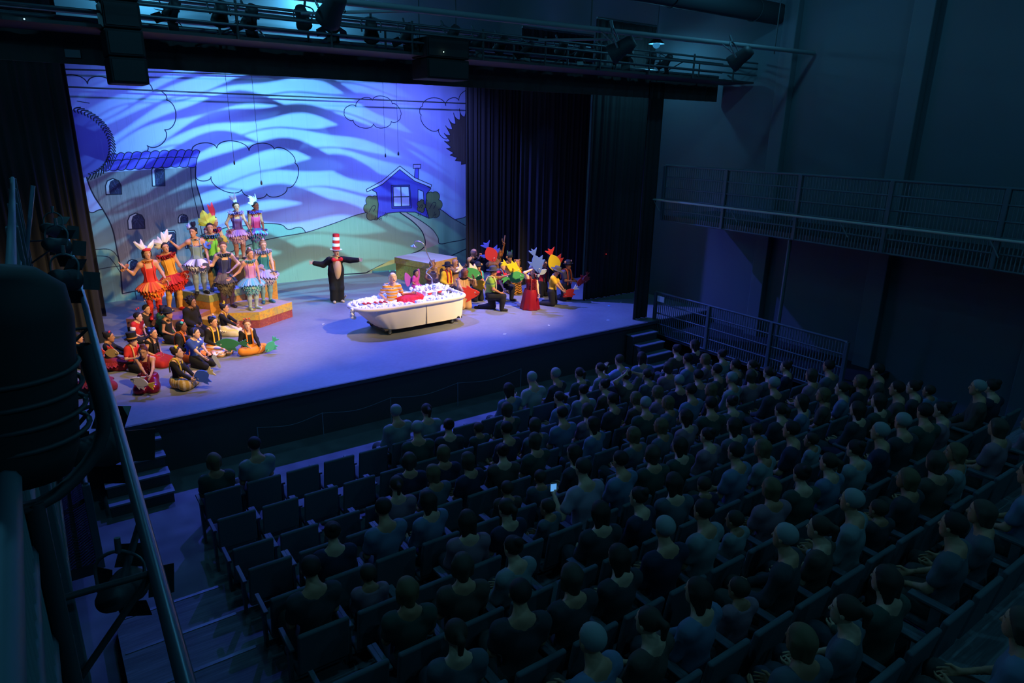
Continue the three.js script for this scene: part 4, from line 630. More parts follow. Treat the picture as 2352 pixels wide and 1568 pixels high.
// ---------------------------------------------------------------- the bathtub on castors
{
  const TX = 6.98, TZ = -2.78, TR = 0.055, RIM = 0.64, t = thing('bathtub', 'white cloth-sided bathtub prop on black castors at centre stage', 'bathtub', [TX, 0, TZ], TR);
  const plan = (s, k = 0) => {   // outline of the rim at scale: x -1.42..1.38, rounded at the left end
    const out = []; const n = 96; for (let i = 0; i < n; i++) { const a = i / n * 2 * Math.PI, ca = Math.cos(a), sa = Math.sin(a), e = ca < 0 ? 2.9 : 5; const x = Math.sign(ca) * Math.pow(Math.abs(ca), 2 / e), z = Math.sign(sa) * Math.pow(Math.abs(sa), 2 / e); out.push([x * (1.4 + k) * s, z * (0.56 + k)]); } return out;
  };
  const v = [], ix = [], n = 96, rows = 14, O = plan(1);
  for (let j = 0; j <= rows; j++) { const q = j / rows, y = 0.13 + (RIM - 0.13) * q; O.forEach(([x, z], i) => { const left = x < 0 ? Math.pow(-x / 1.4, 2) : 0, right = x > 1.1 ? (x - 1.1) / 0.3 : 0; const pl = 0.012 * Math.sin(i * 2.1 + Math.sin(i * 0.7) * 2) * (0.4 + 0.6 * left + 0.5 * right) * (1 - q * 0.6); let X = x + left * 0.56 * (1 - q) - right * 0.05 * (1 - q) * (1 - q), Z = z * (0.96 + 0.04 * q) * (1 - 0.08 * left * (1 - q)); const L = Math.hypot(X, Z) || 1; X += X / L * pl; Z += Z / L * pl * 1.4; v.push(X, y + (right && j === 0 ? 0.05 * Math.sin(i) : 0), Z); }); }
  for (let j = 0; j < rows; j++) for (let i = 0; i < n; i++) { const a = j * n + i, b = j * n + (i + 1) % n; ix.push(a, a + n, b, b, a + n, b + n); }
  const g = new THREE.BufferGeometry(); g.setAttribute('position', new THREE.Float32BufferAttribute(v, 3)); g.setIndex(ix); g.computeVertexNormals();
  part('cloth_side', [g], mat('#f8eedb', 0.85), t);
  part('rim', [new THREE.TubeGeometry(new THREE.CatmullRomCurve3(plan(1, 0.015).map(([x, z]) => V(x, RIM, z)), true), 200, 0.048, 10, true)], mat('#f4ecdc', 0.45), t);
  part('seam', [span(0.2, 0.215, 0.14, 0.6, 0.5, 0.562)], mat('#d8c6a4', 0.9), t);
  part('base_board', [span(-0.85, 1.28, 0.1, 0.14, -0.45, 0.45, 0.01)], M.black, t);
  part('water_bed', [prism(plan(0.84, -0.05), 0.5, 0.56)], mat('#d8dcea', 0.9), t);
  for (const [x, z] of [[-0.72, 0.44], [-0.72, -0.44], [0.98, 0.44], [0.98, -0.44]]) { const w = part('castor', [lathe([[0.02, -0.02], [0.05, -0.022], [0.055, -0.012], [0.055, 0.012], [0.05, 0.022], [0.02, 0.02]], 20).rotateX(Math.PI / 2).translate(x, 0.056, z)], mat('#1b1d20', 0.6), t); w.scale.set(1, 1, 1); part('fork', [box(0.04, 0.07, 0.06, x, 0.098, z)], M.steel, w); part('hub', [new THREE.CylinderGeometry(0.028, 0.028, 0.05, 14).rotateX(Math.PI / 2).translate(x, 0.056, z)], mat('#7a7d80', 0.5), w); }
  const tub = (x, y, z) => { const p = V(x, y, z).applyAxisAngle(V(0, 1, 0), TR); return [p.x + TX, p.y, p.z + TZ]; };
  // foam: white wadding heaped along the rim
  const fluff = (g, a) => { const p = g.attributes.position, n = g.attributes.normal; for (let i = 0; i < p.count; i++) { const x = p.getX(i), y = p.getY(i), z = p.getZ(i), d = a * (Math.sin(x * 190 + y * 90) + Math.sin(z * 210 - x * 70) + Math.sin(y * 170 + z * 120 + x * 40)) / 2; p.setXYZ(i, x + n.getX(i) * d, y + n.getY(i) * d, z + n.getZ(i) * d); } g.computeVertexNormals(); return g; };
  const foam = []; const pl = plan(1, -0.04);
  for (let i = 0; i < 720; i++) { const [x, z] = pl[Math.floor(rnd() * 96)], k = rr(0.72, 1.04), X = x * k, Zf = z * k; const edge = 1; foam.push(ell(V(X, RIM + rr(-0.03, 0.05) + (z < 0 ? 0.03 : 0) + (x > 0.6 && z < 0.1 ? 0.09 * rnd() : 0) - (k > 0.98 ? 0.03 : 0), Zf), [rr(0.014, 0.042), rr(0.014, 0.038), rr(0.014, 0.042)])); }
  for (let i = 0; i < 170; i++) foam.push(ell(V(rr(-1.2, 1.2), RIM - 0.06 + rr(-0.02, 0.07), rr(-0.44, 0.44)), [rr(0.04, 0.09), rr(0.03, 0.05), rr(0.04, 0.08)]));
  for (let i = 0; i < 200; i++) foam.push(ell(V(rr(0.4, 1.28), RIM + rr(0.0, 0.16), rr(-0.52, -0.2)), [rr(0.02, 0.05), rr(0.02, 0.045), rr(0.02, 0.045)]));
  for (let i = 0; i < 10; i++) foam.push(ell(V(-1.42 - rr(0, 0.06), RIM - i * 0.022, 0.1 + rr(-0.04, 0.04)), [0.04, 0.04, 0.045]));
  const f = part('foam', [fluff(blob([{ k: 0.018, prims: foam }], 0.011), 0.007)], mat('#f4f4fa', 1), t, 'heaped white foam of wadding'); f.userData.kind = 'stuff';
  // shower pipe with its head, and the taps
  const s = thing('shower', 'chrome shower pipe bent over the bathtub with a bell-shaped head', 'shower', tub(0.93, 0, -0.36));
  part('pipe', [tube([[0, 0.6, 0], [0, 0.9, 0], [0, 0.985, 0]], 0.014, 10), tube([[0, 0.985, 0], [-0.05, 1.05, -0.01], [-0.15, 1.14, -0.03]], 0.014, 10), tube([[-0.15, 1.14, -0.03], [-0.07, 1.22, -0.02], [0.02, 1.3, 0.0]], 0.014, 10), tube([[0.02, 1.3, 0], [-0.09, 1.58, -0.05], [-0.17, 1.84, -0.1], [-0.24, 1.89, -0.13], [-0.34, 1.91, -0.17], [-0.36, 1.87, -0.18], [-0.375, 1.82, -0.19]], 0.013, 40)], M.chrome, s);
  part('shower_head', [lathe([[0, 0.045], [0.02, 0.04], [0.03, 0.02], [0.085, -0.005], [0.09, -0.02], [0, -0.018]], 22).rotateZ(-0.15).translate(-0.385, 1.79, -0.19)], mat('#cfd4e6', 0.15, { metalness: 0.9 }), s);
  const taps = thing('tap_set', 'chrome taps and white soap rack with red soaps at the foot of the shower', 'taps', tub(0.82, RIM + 0.06, -0.16), 0.2);
  part('spout', [tube([[0.1, 0, -0.1], [0.1, 0.12, -0.1], [0.06, 0.14, 0], [0.02, 0.1, 0.06]], 0.014, 16)], M.chrome, taps);
  for (const x of [-0.02, 0.22]) part('tap_handle', [bar([x, 0, -0.1], [x, 0.09, -0.1], 0.014), bar([x - 0.06, 0.095, -0.1], [x + 0.06, 0.095, -0.1], 0.01), bar([x, 0.095, -0.16], [x, 0.095, -0.04], 0.01)], M.chrome, taps);
  part('rack', [span(-0.35, 0.3, 0.03, 0.05, 0.02, 0.05), span(-0.35, 0.3, 0.03, 0.05, 0.12, 0.15), ...[-0.35, -0.02, 0.28].map(x => span(x, x + 0.025, -0.08, 0.07, 0.02, 0.15))], M.white, taps);
  for (const x of [-0.2, 0.12]) part('soap', [ball(0.05, x, 0.0, 0.12, 1.3, 0.7, 0.8)], mat('#d82a24', 0.5), taps);
  const tray = thing('bath_tray', 'white bath tray with red-tipped brushes in the foam beside the boy', 'tray', tub(-0.9, RIM + 0.05, 0.05), -0.15);
  part('board', [box(0.5, 0.02, 0.14, 0, 0.02, 0, 0.006)], M.white, tray); part('edge_rail', [bar([-0.25, 0.06, -0.06], [0.25, 0.06, -0.06], 0.01), ...[-0.25, 0, 0.25].map(x => bar([x, 0.02, -0.06], [x, 0.06, -0.06], 0.008))], M.white, tray);
  for (const [x, a] of [[-0.24, 0.3], [-0.14, -0.2], [0.02, 0.4], [0.14, -0.3], [0.24, 0.2]]) part('brush', [bar([x, 0.02, 0.07], [x + 0.04, 0.03, 0.15], 0.016), ball(0.028, x, 0.035, 0.07, 1.3, 0.8, 1)], mat('#c4261f', 0.5), tray);
  const cl = fluff(blob([{ k: 0.06, prims: [cap(V(-0.3, -0.02, 0.06), V(0.3, 0.04, 0.02), 0.06, 0.08), cap(V(-0.28, 0, -0.1), V(0.3, 0.05, -0.16), 0.06, 0.075), ell(V(0.02, 0.03, -0.04), [0.32, 0.075, 0.17]), ell(V(0.26, 0.03, -0.06), [0.1, 0.1, 0.19]), ell(V(-0.05, -0.02, 0.14), [0.28, 0.05, 0.08])] }], 0.016), 0.006).applyMatrix4(new THREE.Matrix4().makeTranslation(...tub(0.02, RIM - 0.01, 0.06)));
  tag(solo('blanket', [cl], mat('#d8242a', 0.9)), 'bright red blanket over the legs of the boy in the bathtub', 'blanket');
}
// scraps of paper on the stage floor
[[13.0, -1.75, 'w'], [12.5, -1.6, 'b'], [8.6, -0.95, 'w'], [9.9, -1.05, 'w'], [11.4, -0.6, 'w'], [5.28, -3.9, 'w']].forEach(([x, z, c], i) => tag(solo('paper_scrap', [slab([[0, 0], [0.07, 0.01], [0.09, 0.05], [0.03, 0.06]], 0.003, false, 0).rotateX(-Math.PI / 2).rotateY(i * 1.3).translate(x, 0.006, z)], mat(c === 'w' ? '#e8e8f0' : '#58b8e8')), ['white paper scrap on the floor near the far curtain', 'small blue paper scrap on the floor before the far performers', 'white paper scrap on the floor right of the bathtub castor', 'white paper scrap in front of the woman in the red sequin dress', 'white paper scrap on the far front of the stage floor', 'tiny white scrap on the floor near the performer in the tall hat'][i], 'paper'));

// ---------------------------------------------------------------- cut-out fish props
function fish(label, at, o) {   // head towards +x before turning; o.len its length
  const t = thing('fish_cutout', label, 'fish prop', at, 0, o.group); t.rotation.set(o.pitch ?? 0, R(o.turn ?? -30), R(o.tilt ?? 0), 'YXZ');
  const L = o.len * (at[0] > 8 ? 1.2 : 1), H = (o.fat ?? 0.5) * L, D = 0.022, B = mat(o.body, 0.85), Fm = mat(o.fin ?? o.body, 0.85), Tm = mat(o.tail ?? o.fin ?? o.body, 0.85);
  part('body', [slab([[-0.42 * L, 0.04 * H], [-0.2 * L, 0.4 * H], [0.12 * L, 0.5 * H], [0.4 * L, 0.22 * H], [0.5 * L, 0], [0.38 * L, -0.25 * H], [0.1 * L, -0.48 * H], [-0.2 * L, -0.36 * H], [-0.42 * L, -0.04 * H]], D)], B, t);
  part('tail', [slab([[-0.38 * L, 0.04 * H], [-0.55 * L, 0.22 * H], [-0.74 * L, 0.42 * H], [-0.66 * L, 0.12 * H], [-0.76 * L, -0.1 * H], [-0.64 * L, -0.12 * H], [-0.7 * L, -0.4 * H], [-0.5 * L, -0.2 * H], [-0.38 * L, -0.05 * H]], D * 0.8)], Tm, t);
  part('fin', [slab([[-0.22 * L, 0.36 * H], [-0.3 * L, 0.78 * H], [-0.08 * L, 0.6 * H], [-0.06 * L, 0.86 * H], [0.1 * L, 0.6 * H], [0.16 * L, 0.46 * H]], D * 0.8, false)], Fm, t);
  if (o.under) part('fin', [slab([[-0.1 * L, -0.4 * H], [-0.22 * L, -0.8 * H], [0.02 * L, -0.62 * H], [0.1 * L, -0.45 * H]], D * 0.8, false)], Fm, t);
  for (const s of [-1, 1]) { const e = part('eye', [new THREE.CylinderGeometry(0.03 * L, 0.03 * L, 0.008, 14).rotateX(Math.PI / 2).translate(0.3 * L, 0.1 * H, s * (D / 2 + 0.005))], mat(o.eye ?? '#e8e8e0'), t); part('pupil', [new THREE.CylinderGeometry(0.016 * L, 0.016 * L, 0.006, 10).rotateX(Math.PI / 2).translate(0.31 * L, 0.1 * H, s * (D / 2 + 0.009))], M.dark, e); part('mouth_line', [tube([[0.48 * L, -0.04 * H, s * (D / 2 + 0.004)], [0.38 * L, -0.1 * H, s * (D / 2 + 0.005)], [0.3 * L, -0.06 * H, s * (D / 2 + 0.004)]], 0.006, 8, 5)], M.dark, t); }
  return t;
}
fish('red fish cutout with blue fins held high over the brown-hooded performers', [10.82, 1.06, -5.0], { len: 0.42, fat: 0.75, tilt: -62, turn: -35, body: '#d2301f', fin: '#3a4cc8', tail: '#3a4cc8', under: true });
fish('green fish cutout with cream fins held before the black bowler hat', [9.24, 0.9, -3.5], { len: 0.5, fat: 0.52, tilt: -25, turn: -20, body: '#3f9a58', fin: '#f0e2c8', tail: '#e8dcc0', under: true });
fish('green fish cutout with a large yellow fin held by the kneeling red-shirted performer', [10.36, 0.76, -3.1], { len: 0.42, fat: 0.62, tilt: 6, turn: -25, body: '#47a25a', fin: '#f0c820', tail: '#47a25a' });
fish('yellow fish cutout arched over the green fish at the outstretched hand', [10.33, 1.0, -3.16], { len: 0.4, fat: 0.45, tilt: -28, turn: -25, body: '#f2cc1e', tail: '#f2cc1e' });
fish('blue fish cutout held upright in front of the woman in the sequin dress', [10.46, 1.26, -2.3], { len: 0.44, fat: 0.5, tilt: -72, turn: -30, body: '#4f6cc0', under: true });
fish('yellow fish cutout with red tail and fin held up high at the far end', [11.59, 1.06, -3.0], { len: 0.46, fat: 0.62, tilt: -70, turn: -30, body: '#f4d020', fin: '#c8342a', tail: '#d8342a' });
fish('red fish cutout with white tail held low by the performer in the yellow shirt', [11.5, 0.38, -2.2], { len: 0.32, fat: 0.5, tilt: 215, turn: -30, body: '#cc2a22', fin: '#cc2a22', tail: '#d8dce8' });
fish('small red fish cutout held by the performer with mouse ears, the nearer of two', [12.05, 0.58, -2.4], { len: 0.22, fat: 0.5, tilt: 250, turn: -30, body: '#c2302a', group: 'pair of small red fish' });
fish('small red fish cutout at the far end, the outer of two', [12.3, 0.63, -2.45], { len: 0.22, fat: 0.5, tilt: 255, turn: -30, body: '#b83a34', group: 'pair of small red fish' });
fish('spiky red fish cutout in front of the tan animal costume', [8.86, 0.5, -3.02], { len: 0.44, fat: 0.5, tilt: 8, turn: -35, body: '#d83422', under: true });
fish('gold fish cutout in the lap of the performer in the green shirt', [9.48, 0.6, -3.5], { len: 0.32, fat: 0.6, tilt: 195, turn: -25, body: '#dcae22', under: true });
fish('small grey fish cutout beside the blue fish', [10.68, 1.0, -2.32], { len: 0.2, fat: 0.5, tilt: 35, turn: -25, body: '#98a0a8' });
fish('white fish cutout with a yellow tail held by the girl in the sequin dress', [1.08, 0.27, -1.17], { len: 0.32, fat: 0.5, tilt: 160, turn: -30, body: '#e6dcc4', fin: '#e6dcc4', tail: '#e8c038', under: true });
fish('round blue fish cutout with cream tail on the lap of the girl in yellow braces', [2.03, 0.26, -0.97], { len: 0.3, fat: 0.75, tilt: 205, turn: -30, body: '#3f68d0', fin: '#3f68d0', tail: '#ecd890' });
fish('long dark green fish cutout across the lap of the girl with blue hair ornaments', [2.86, 0.3, -2.55], { len: 0.5, fat: 0.42, tilt: 178, turn: -25, body: '#2c7a4c', fin: '#2a6a4a' });
fish('turquoise fish cutout with curled tail at the end of the seated children', [3.62, 0.17, -2.35], { len: 0.3, fat: 0.55, tilt: 235, turn: -25, body: '#4fc4a8', fin: '#42b49a' });
fish('tan open-mouthed fish cutout with dotted cap beside the near pipe', [0.8, 0.5, -2.4], { len: 0.24, fat: 0.7, tilt: -8, turn: -25, body: '#b89858', fin: '#d8402a' });
fish('slim blue fish cutout held upright by the girl in orange straps', [2.1, 0.44, -2.38], { len: 0.28, fat: 0.32, tilt: 72, turn: -25, body: '#2f56d8' });
{ const t = thing('paddle', 'grey paddle held slanting by the boy in the spotted blue shirt', 'paddle', [2.46, 0.2, -1.86]); part('blade', [slab([[-0.02, -0.14], [0.02, -0.14], [0.035, 0.02], [0.03, 0.12], [-0.03, 0.12], [-0.035, 0.02]], 0.014).rotateZ(0.36)], mat('#9aa0a6'), t); part('handle', [bar([-0.042, 0.11, 0], [-0.08, 0.2, 0], 0.01)], mat('#8a6a48'), t); }
// ---------------------------------------------------------------- the dancers on the platforms
const TAN = '#d29a74', FAIR = '#e0b090', OLIVE = '#b8815a', BROWN = '#8a5638', DEEP = '#6b4028';
const dancers = 'dancers in tulle skirts on the platforms';
{
  const P = person({ label: 'dancer in red leotard and orange-red tutu with white feather hat, arm held out', at: [1.93, 0.36, -5.13], h: 1.58, turn: 5, look: 8, lean: [-0.04, 0], rh: [-0.47, 1.2, 0.02], lh: [0.28, 0.86, 0.2], palm: [null, [0.2, 1, 0.3]], hand: ['rest', 'spread'], skin: TAN, hair: 'bob', hairColor: '#16100c', group: dancers });
  P.leotard('#d62f24'); P.tights('#cf3322'); P.shoes('#c41f1a'); P.tutu(['#e0481c', '#e86a20', '#d83a1e', '#f0a030'], { r: 0.24, drop: 0.2 }); P.cuff(1, ['#d8402a', '#e8c060']); P.cuff(0, ['#e07030', '#f0b070']); P.collar(['#d84a24', '#f0b040'], 0.085, 0.02);
  P.onHead('hat_band', lathe([[0.34, 0.3], [0.4, 0.36], [0.36, 0.5], [0, 0.55]]), mat('#c8281e')); plume(P, 'feather', '#efe6dc', 0.75, 0.16, 0.7, [-0.2, 0.42, 0.1], [0.4, 0, 0.9]); plume(P, 'feather', '#f4eee4', 0.8, 0.17, 0.6, [0.1, 0.45, 0.05], [0.3, 0, -1.0]); plume(P, 'feather', '#e8dcd0', 0.6, 0.15, 0.6, [0, 0.5, 0], [-0.8, 0, 0.1]);
}
{
  const P = person({ label: 'dancer in orange-yellow leotard and red tutu with tall white feathers, leaning back', at: [2.42, 0.36, -5.72], h: 1.6, turn: 8, look: 4, tilt: 8, lean: [-0.16, 0], shift: [0.03, 0, 0], rh: [-0.28, 1.0, -0.2], lh: [0.27, 0.87, 0.2], feet: [[0.02, 0.08], [-0.02, -0.04]], skin: TAN, hair: 'bun', hairColor: '#2a1a10', group: dancers });
  P.leotard('#e8a83a', -0.03); P.tights('#d8a04a'); P.shoes('#c4261e'); P.tutu(['#c8281e', '#b8241c', '#d83826', '#c02a2a'], { r: 0.25, drop: 0.2 }); P.collar(['#c02a22', '#a82420', '#d84030'], 0.14, 0.06); P.cuff(0, ['#c42a20', '#d84a30']);
  plume(P, 'feather', '#f0ece4', 1.0, 0.2, 0.35, [0.05, 0.4, 0], [0.1, 0, -0.5]); plume(P, 'feather', '#e8e2d6', 0.6, 0.2, 0.8, [-0.15, 0.4, 0.05], [0.2, 0, 1.0]); plume(P, 'feather', '#f2e6cc', 0.5, 0.16, 0.8, [-0.25, 0.3, 0], [0, 0, 1.8]);
}
{
  const P = person({ label: 'dancer in grey bodice and white and black tutu, arm out to the side', at: [3.0, 0.71, -5.56], h: 1.57, turn: 0, look: -38, rh: [-0.5, 1.26, -0.16], lh: [0.2, 0.8, 0.2], hand: ['rest', 'spread'], palm: [null, [0, 1, 0.5]], skin: TAN, hair: 'pony', hairColor: '#0e0b0a', group: dancers });
  P.leotard('#7f9a9c', -0.06); P.tights('#8a9a9c'); P.shoes('#141414'); P.tutu(['#e2e0e8', '#c8c8d4', '#202024', '#e8e8f0'], { r: 0.24, drop: 0.17 }); P.cuff(1, ['#e8e8f4', '#202024']); P.collar(['#d8dce0', '#202022', '#c8ccd0'], 0.075, 0.02);
  P.ruffle('bodice_trim', P.at(P.hip, 0, 0.232, 0), 0.088 * P.h, 0.1 * P.h, 0.004, 20, 1, ['#141416']); plume(P, 'feather', '#e8e8ee', 0.5, 0.16, 0.6, [-0.25, 0.35, 0], [0, 0, 1.1]); plume(P, 'feather', '#1a1a1c', 0.55, 0.2, 0.7, [0.05, 0.5, -0.1], [-0.3, 0, 0.3]);
}
{
  const P = person({ label: 'dancer in lime green top and dark shorts with yellow-green feather, second row', at: [3.37, 0.71, -5.72], h: 1.62, turn: 5, look: -8, rh: [-0.12, 1.14, 0.2], lh: [0.16, 0.86, 0.12], skin: TAN, hair: 'bun', hairColor: '#20140e', group: dancers });
  P.leotard('#78cc3a', -0.03); P.tights('#c09a48'); P.shoes('#3a4a4c'); P.tutu(['#2f5a5c', '#28484c', '#3a6a66'], { r: 0.13, drop: 0.26 }); P.ruffle('hem_points', P.at(P.hip, 0, 0.05, 0), 0.09 * P.h, 0.11 * P.h, 0.035, 18, 1, ['#8ad848', '#78cc3a'], P.g, P.B, { jag: 0.9 }); P.collar(['#3a6a78', '#2f5a8a', '#58808a'], 0.14, 0.04); P.cuff(1, ['#5a7ab8', '#6a8ac8']);
  plume(P, 'feather', '#d2d84a', 1.0, 0.3, 0.25, [-0.1, 0.4, -0.05], [0, 0, 0.25]); plume(P, 'feather', '#bcc842', 0.7, 0.22, 0.5, [-0.2, 0.35, 0], [0, 0, 0.9]); plume(P, 'feather', '#c8d048', 0.7, 0.22, 0.5, [0.15, 0.4, 0], [0, 0, -0.5]);
}
{
  const P = person({ label: 'dancer with tall red feather, pink top and yellow skirt behind the lime dancer', at: [3.56, 0.71, -6.3], h: 1.7, turn: 20, look: 22, rh: [-0.02, 1.05, 0.25], lh: [0.26, 1.1, 0.2], skin: TAN, hair: 'long', hairColor: '#140e0c', group: dancers });
  P.leotard('#e0487a', -0.03); P.tights('#c8a84a'); P.shoes('#2a2a2a'); P.tutu(['#c8c040', '#a8a838', '#d8cc50'], { r: 0.2, drop: 0.22, up: 0.07 }); P.collar(['#c8284a', '#1c1c20', '#7a3a8a'], 0.13, 0.05); P.cuff(1, ['#e0487a', '#6a58c8']);
  plume(P, 'feather', '#d83448', 1.05, 0.26, 0.15, [0.05, 0.42, -0.05], [0, 0, -0.2]);
}
{
  const P = person({ label: 'dancer in purple leotard and pink-lilac tutu standing high on the block', at: [4.14, 1.3, -6.3], h: 1.42, turn: 0, look: 5, rh: [-0.2, 0.74, 0.06], lh: [0.27, 0.66, 0.2], skin: TAN, hair: 'bun', hairColor: '#1a120e', group: dancers });
  P.leotard('#74508c', -0.06); P.tights('#b07a6a'); P.shoes('#3a2a3a'); P.tutu(['#d8a8b8', '#c89ab8', '#b890c8', '#d8b8c0'], { r: 0.24, drop: 0.2 }); P.collar(['#b8a0e0', '#d8b0d8', '#9a8ae0'], 0.14, 0.0); P.cuff(0, ['#6ac0d8', '#1c1c24']); P.cuff(1, ['#c8b8e8', '#b098e0']);
  plume(P, 'feather', '#c8d8f8', 0.75, 0.07, 0.3, [-0.05, 0.45, 0], [0, 0, 0.6]); plume(P, 'feather', '#d8e4fc', 0.85, 0.06, 0.2, [0.05, 0.45, 0], [0, 0, 0.05]); plume(P, 'feather', '#3a44b8', 0.4, 0.2, 0.4, [0, 0.42, 0], [0, 0, 0.3]);
}
{
  const P = person({ label: 'dancer in pink leotard and turquoise and violet tutu, topmost at the block edge', at: [4.62, 1.3, -6.45], h: 1.4, turn: 10, look: 25, rh: [-0.14, 0.64, 0.05], lh: [0.17, 0.56, 0.16], skin: OLIVE, hair: 'bun', hairColor: '#181210', group: dancers });
  P.leotard('#e0508a', -0.05); P.tights('#5aa0a8'); P.shoes('#2a4a58'); P.tutu(['#3aa8b8', '#7a58c0', '#48b8c0', '#9a50b0'], { r: 0.24, drop: 0.2 }); P.collar(['#7a68d8', '#8a58c0', '#6a78e0'], 0.14, 0.0); P.cuff(0, ['#6a58c8', '#8a78e0']);
  plume(P, 'feather', '#d8e8fc', 0.7, 0.13, 0.5, [-0.1, 0.42, 0], [0, 0, 0.4]); plume(P, 'feather', '#c0d4f8', 0.75, 0.1, 0.4, [0.08, 0.45, 0], [0, 0, -0.35]); plume(P, 'feather', '#e0ecff', 0.4, 0.16, 0.6, [-0.28, 0.3, 0], [0, 0, 1.3]);
}
{
  const P = person({ label: 'dancer in navy top and sheer brown skirt, one arm out and one hand on hip', at: [3.5, 0.39, -5.2], h: 1.57, turn: 0, look: -12, nod: 8, lean: [0.03, 0], rh: [-0.42, 1.02, 0.06], lh: [0.13, 0.9, 0.1], pole: [[1, -0.1, -0.2], null], palm: [null, [0, 1, 0.4]], hand: ['rest', 'spread'], fat: 1.08, skin: FAIR, hair: 'bun', hairColor: '#6a4a28', group: dancers });
  P.leotard('#2e3560', -0.05); P.tights('#6a4a58'); P.shoes('#3a2e3c'); P.tutu(['#6a5e48', '#5a5040', '#7a7054'], { r: 0.19, drop: 0.28 }); P.collar(['#5a5a50', '#48607a', '#7a7a68'], 0.12, 0.06); P.cuff(1, ['#7a88a8', '#5a5a50']);
  plume(P, 'feather', '#b8a838', 0.5, 0.3, 0.5, [0, 0.42, -0.1], [0, 0, -0.3]); plume(P, 'feather', '#4a4a3a', 0.4, 0.25, 0.6, [-0.1, 0.45, -0.05], [0, 0, 0.4]);
}
{
  const P = person({ label: 'young dancer in lilac leotard and turquoise tutu at the front of the leaf platform', at: [3.95, 0.39, -4.72], h: 1.42, turn: 12, look: 12, rh: [-0.42, 0.8, 0], lh: [0.15, 0.72, 0.15], palm: [null, [0, 1, 0.4]], skin: TAN, hair: 'topbun', hairColor: '#5a4028', group: dancers });
  P.leotard('#c88cc0', -0.045); P.tights('#a8b8b4'); P.shoes('#9ab4b4'); P.tutu(['#4aa8b8', '#8ab0b0', '#58b8c0', '#a8b8b8'], { r: 0.25, drop: 0.22 }); P.collar(['#5aa8b0', '#88a8a8', '#6ab8b8'], 0.11, 0.05); P.cuff(1, ['#6ab8c8', '#5a98d8']);
  P.onHead('hair_puff', ball(0.13, 0, 0.6, 0), mat('#d8b0b8'));
}
{
  const P = person({ label: 'dancer in teal leotard and grey-lilac tutu at the back edge of the leaf platform', at: [4.4, 0.39, -5.2], h: 1.54, turn: 0, look: 5, nod: 12, rh: [-0.14, 0.9, 0.2], lh: [0.17, 0.76, 0.18], skin: FAIR, hair: 'topbun', hairColor: '#a07848', group: dancers });
  P.leotard('#2f8488', -0.045); P.tights('#7aa4a8'); P.shoes('#2e6a8a'); P.tutu(['#b0a4c0', '#9aa8b8', '#a898b8', '#c0b8c8'], { r: 0.25, drop: 0.2 }); P.collar(['#d0bcc8', '#8aa8b0', '#c8c0d0'], 0.15, 0.0); P.cuff(0, ['#a8a8d8', '#88b8c8']); P.cuff(1, ['#b8a8d8', '#9898e0']);
  P.onHead('hair_puff', ball(0.13, 0, 0.6, 0), mat('#e0c0b8'));
}
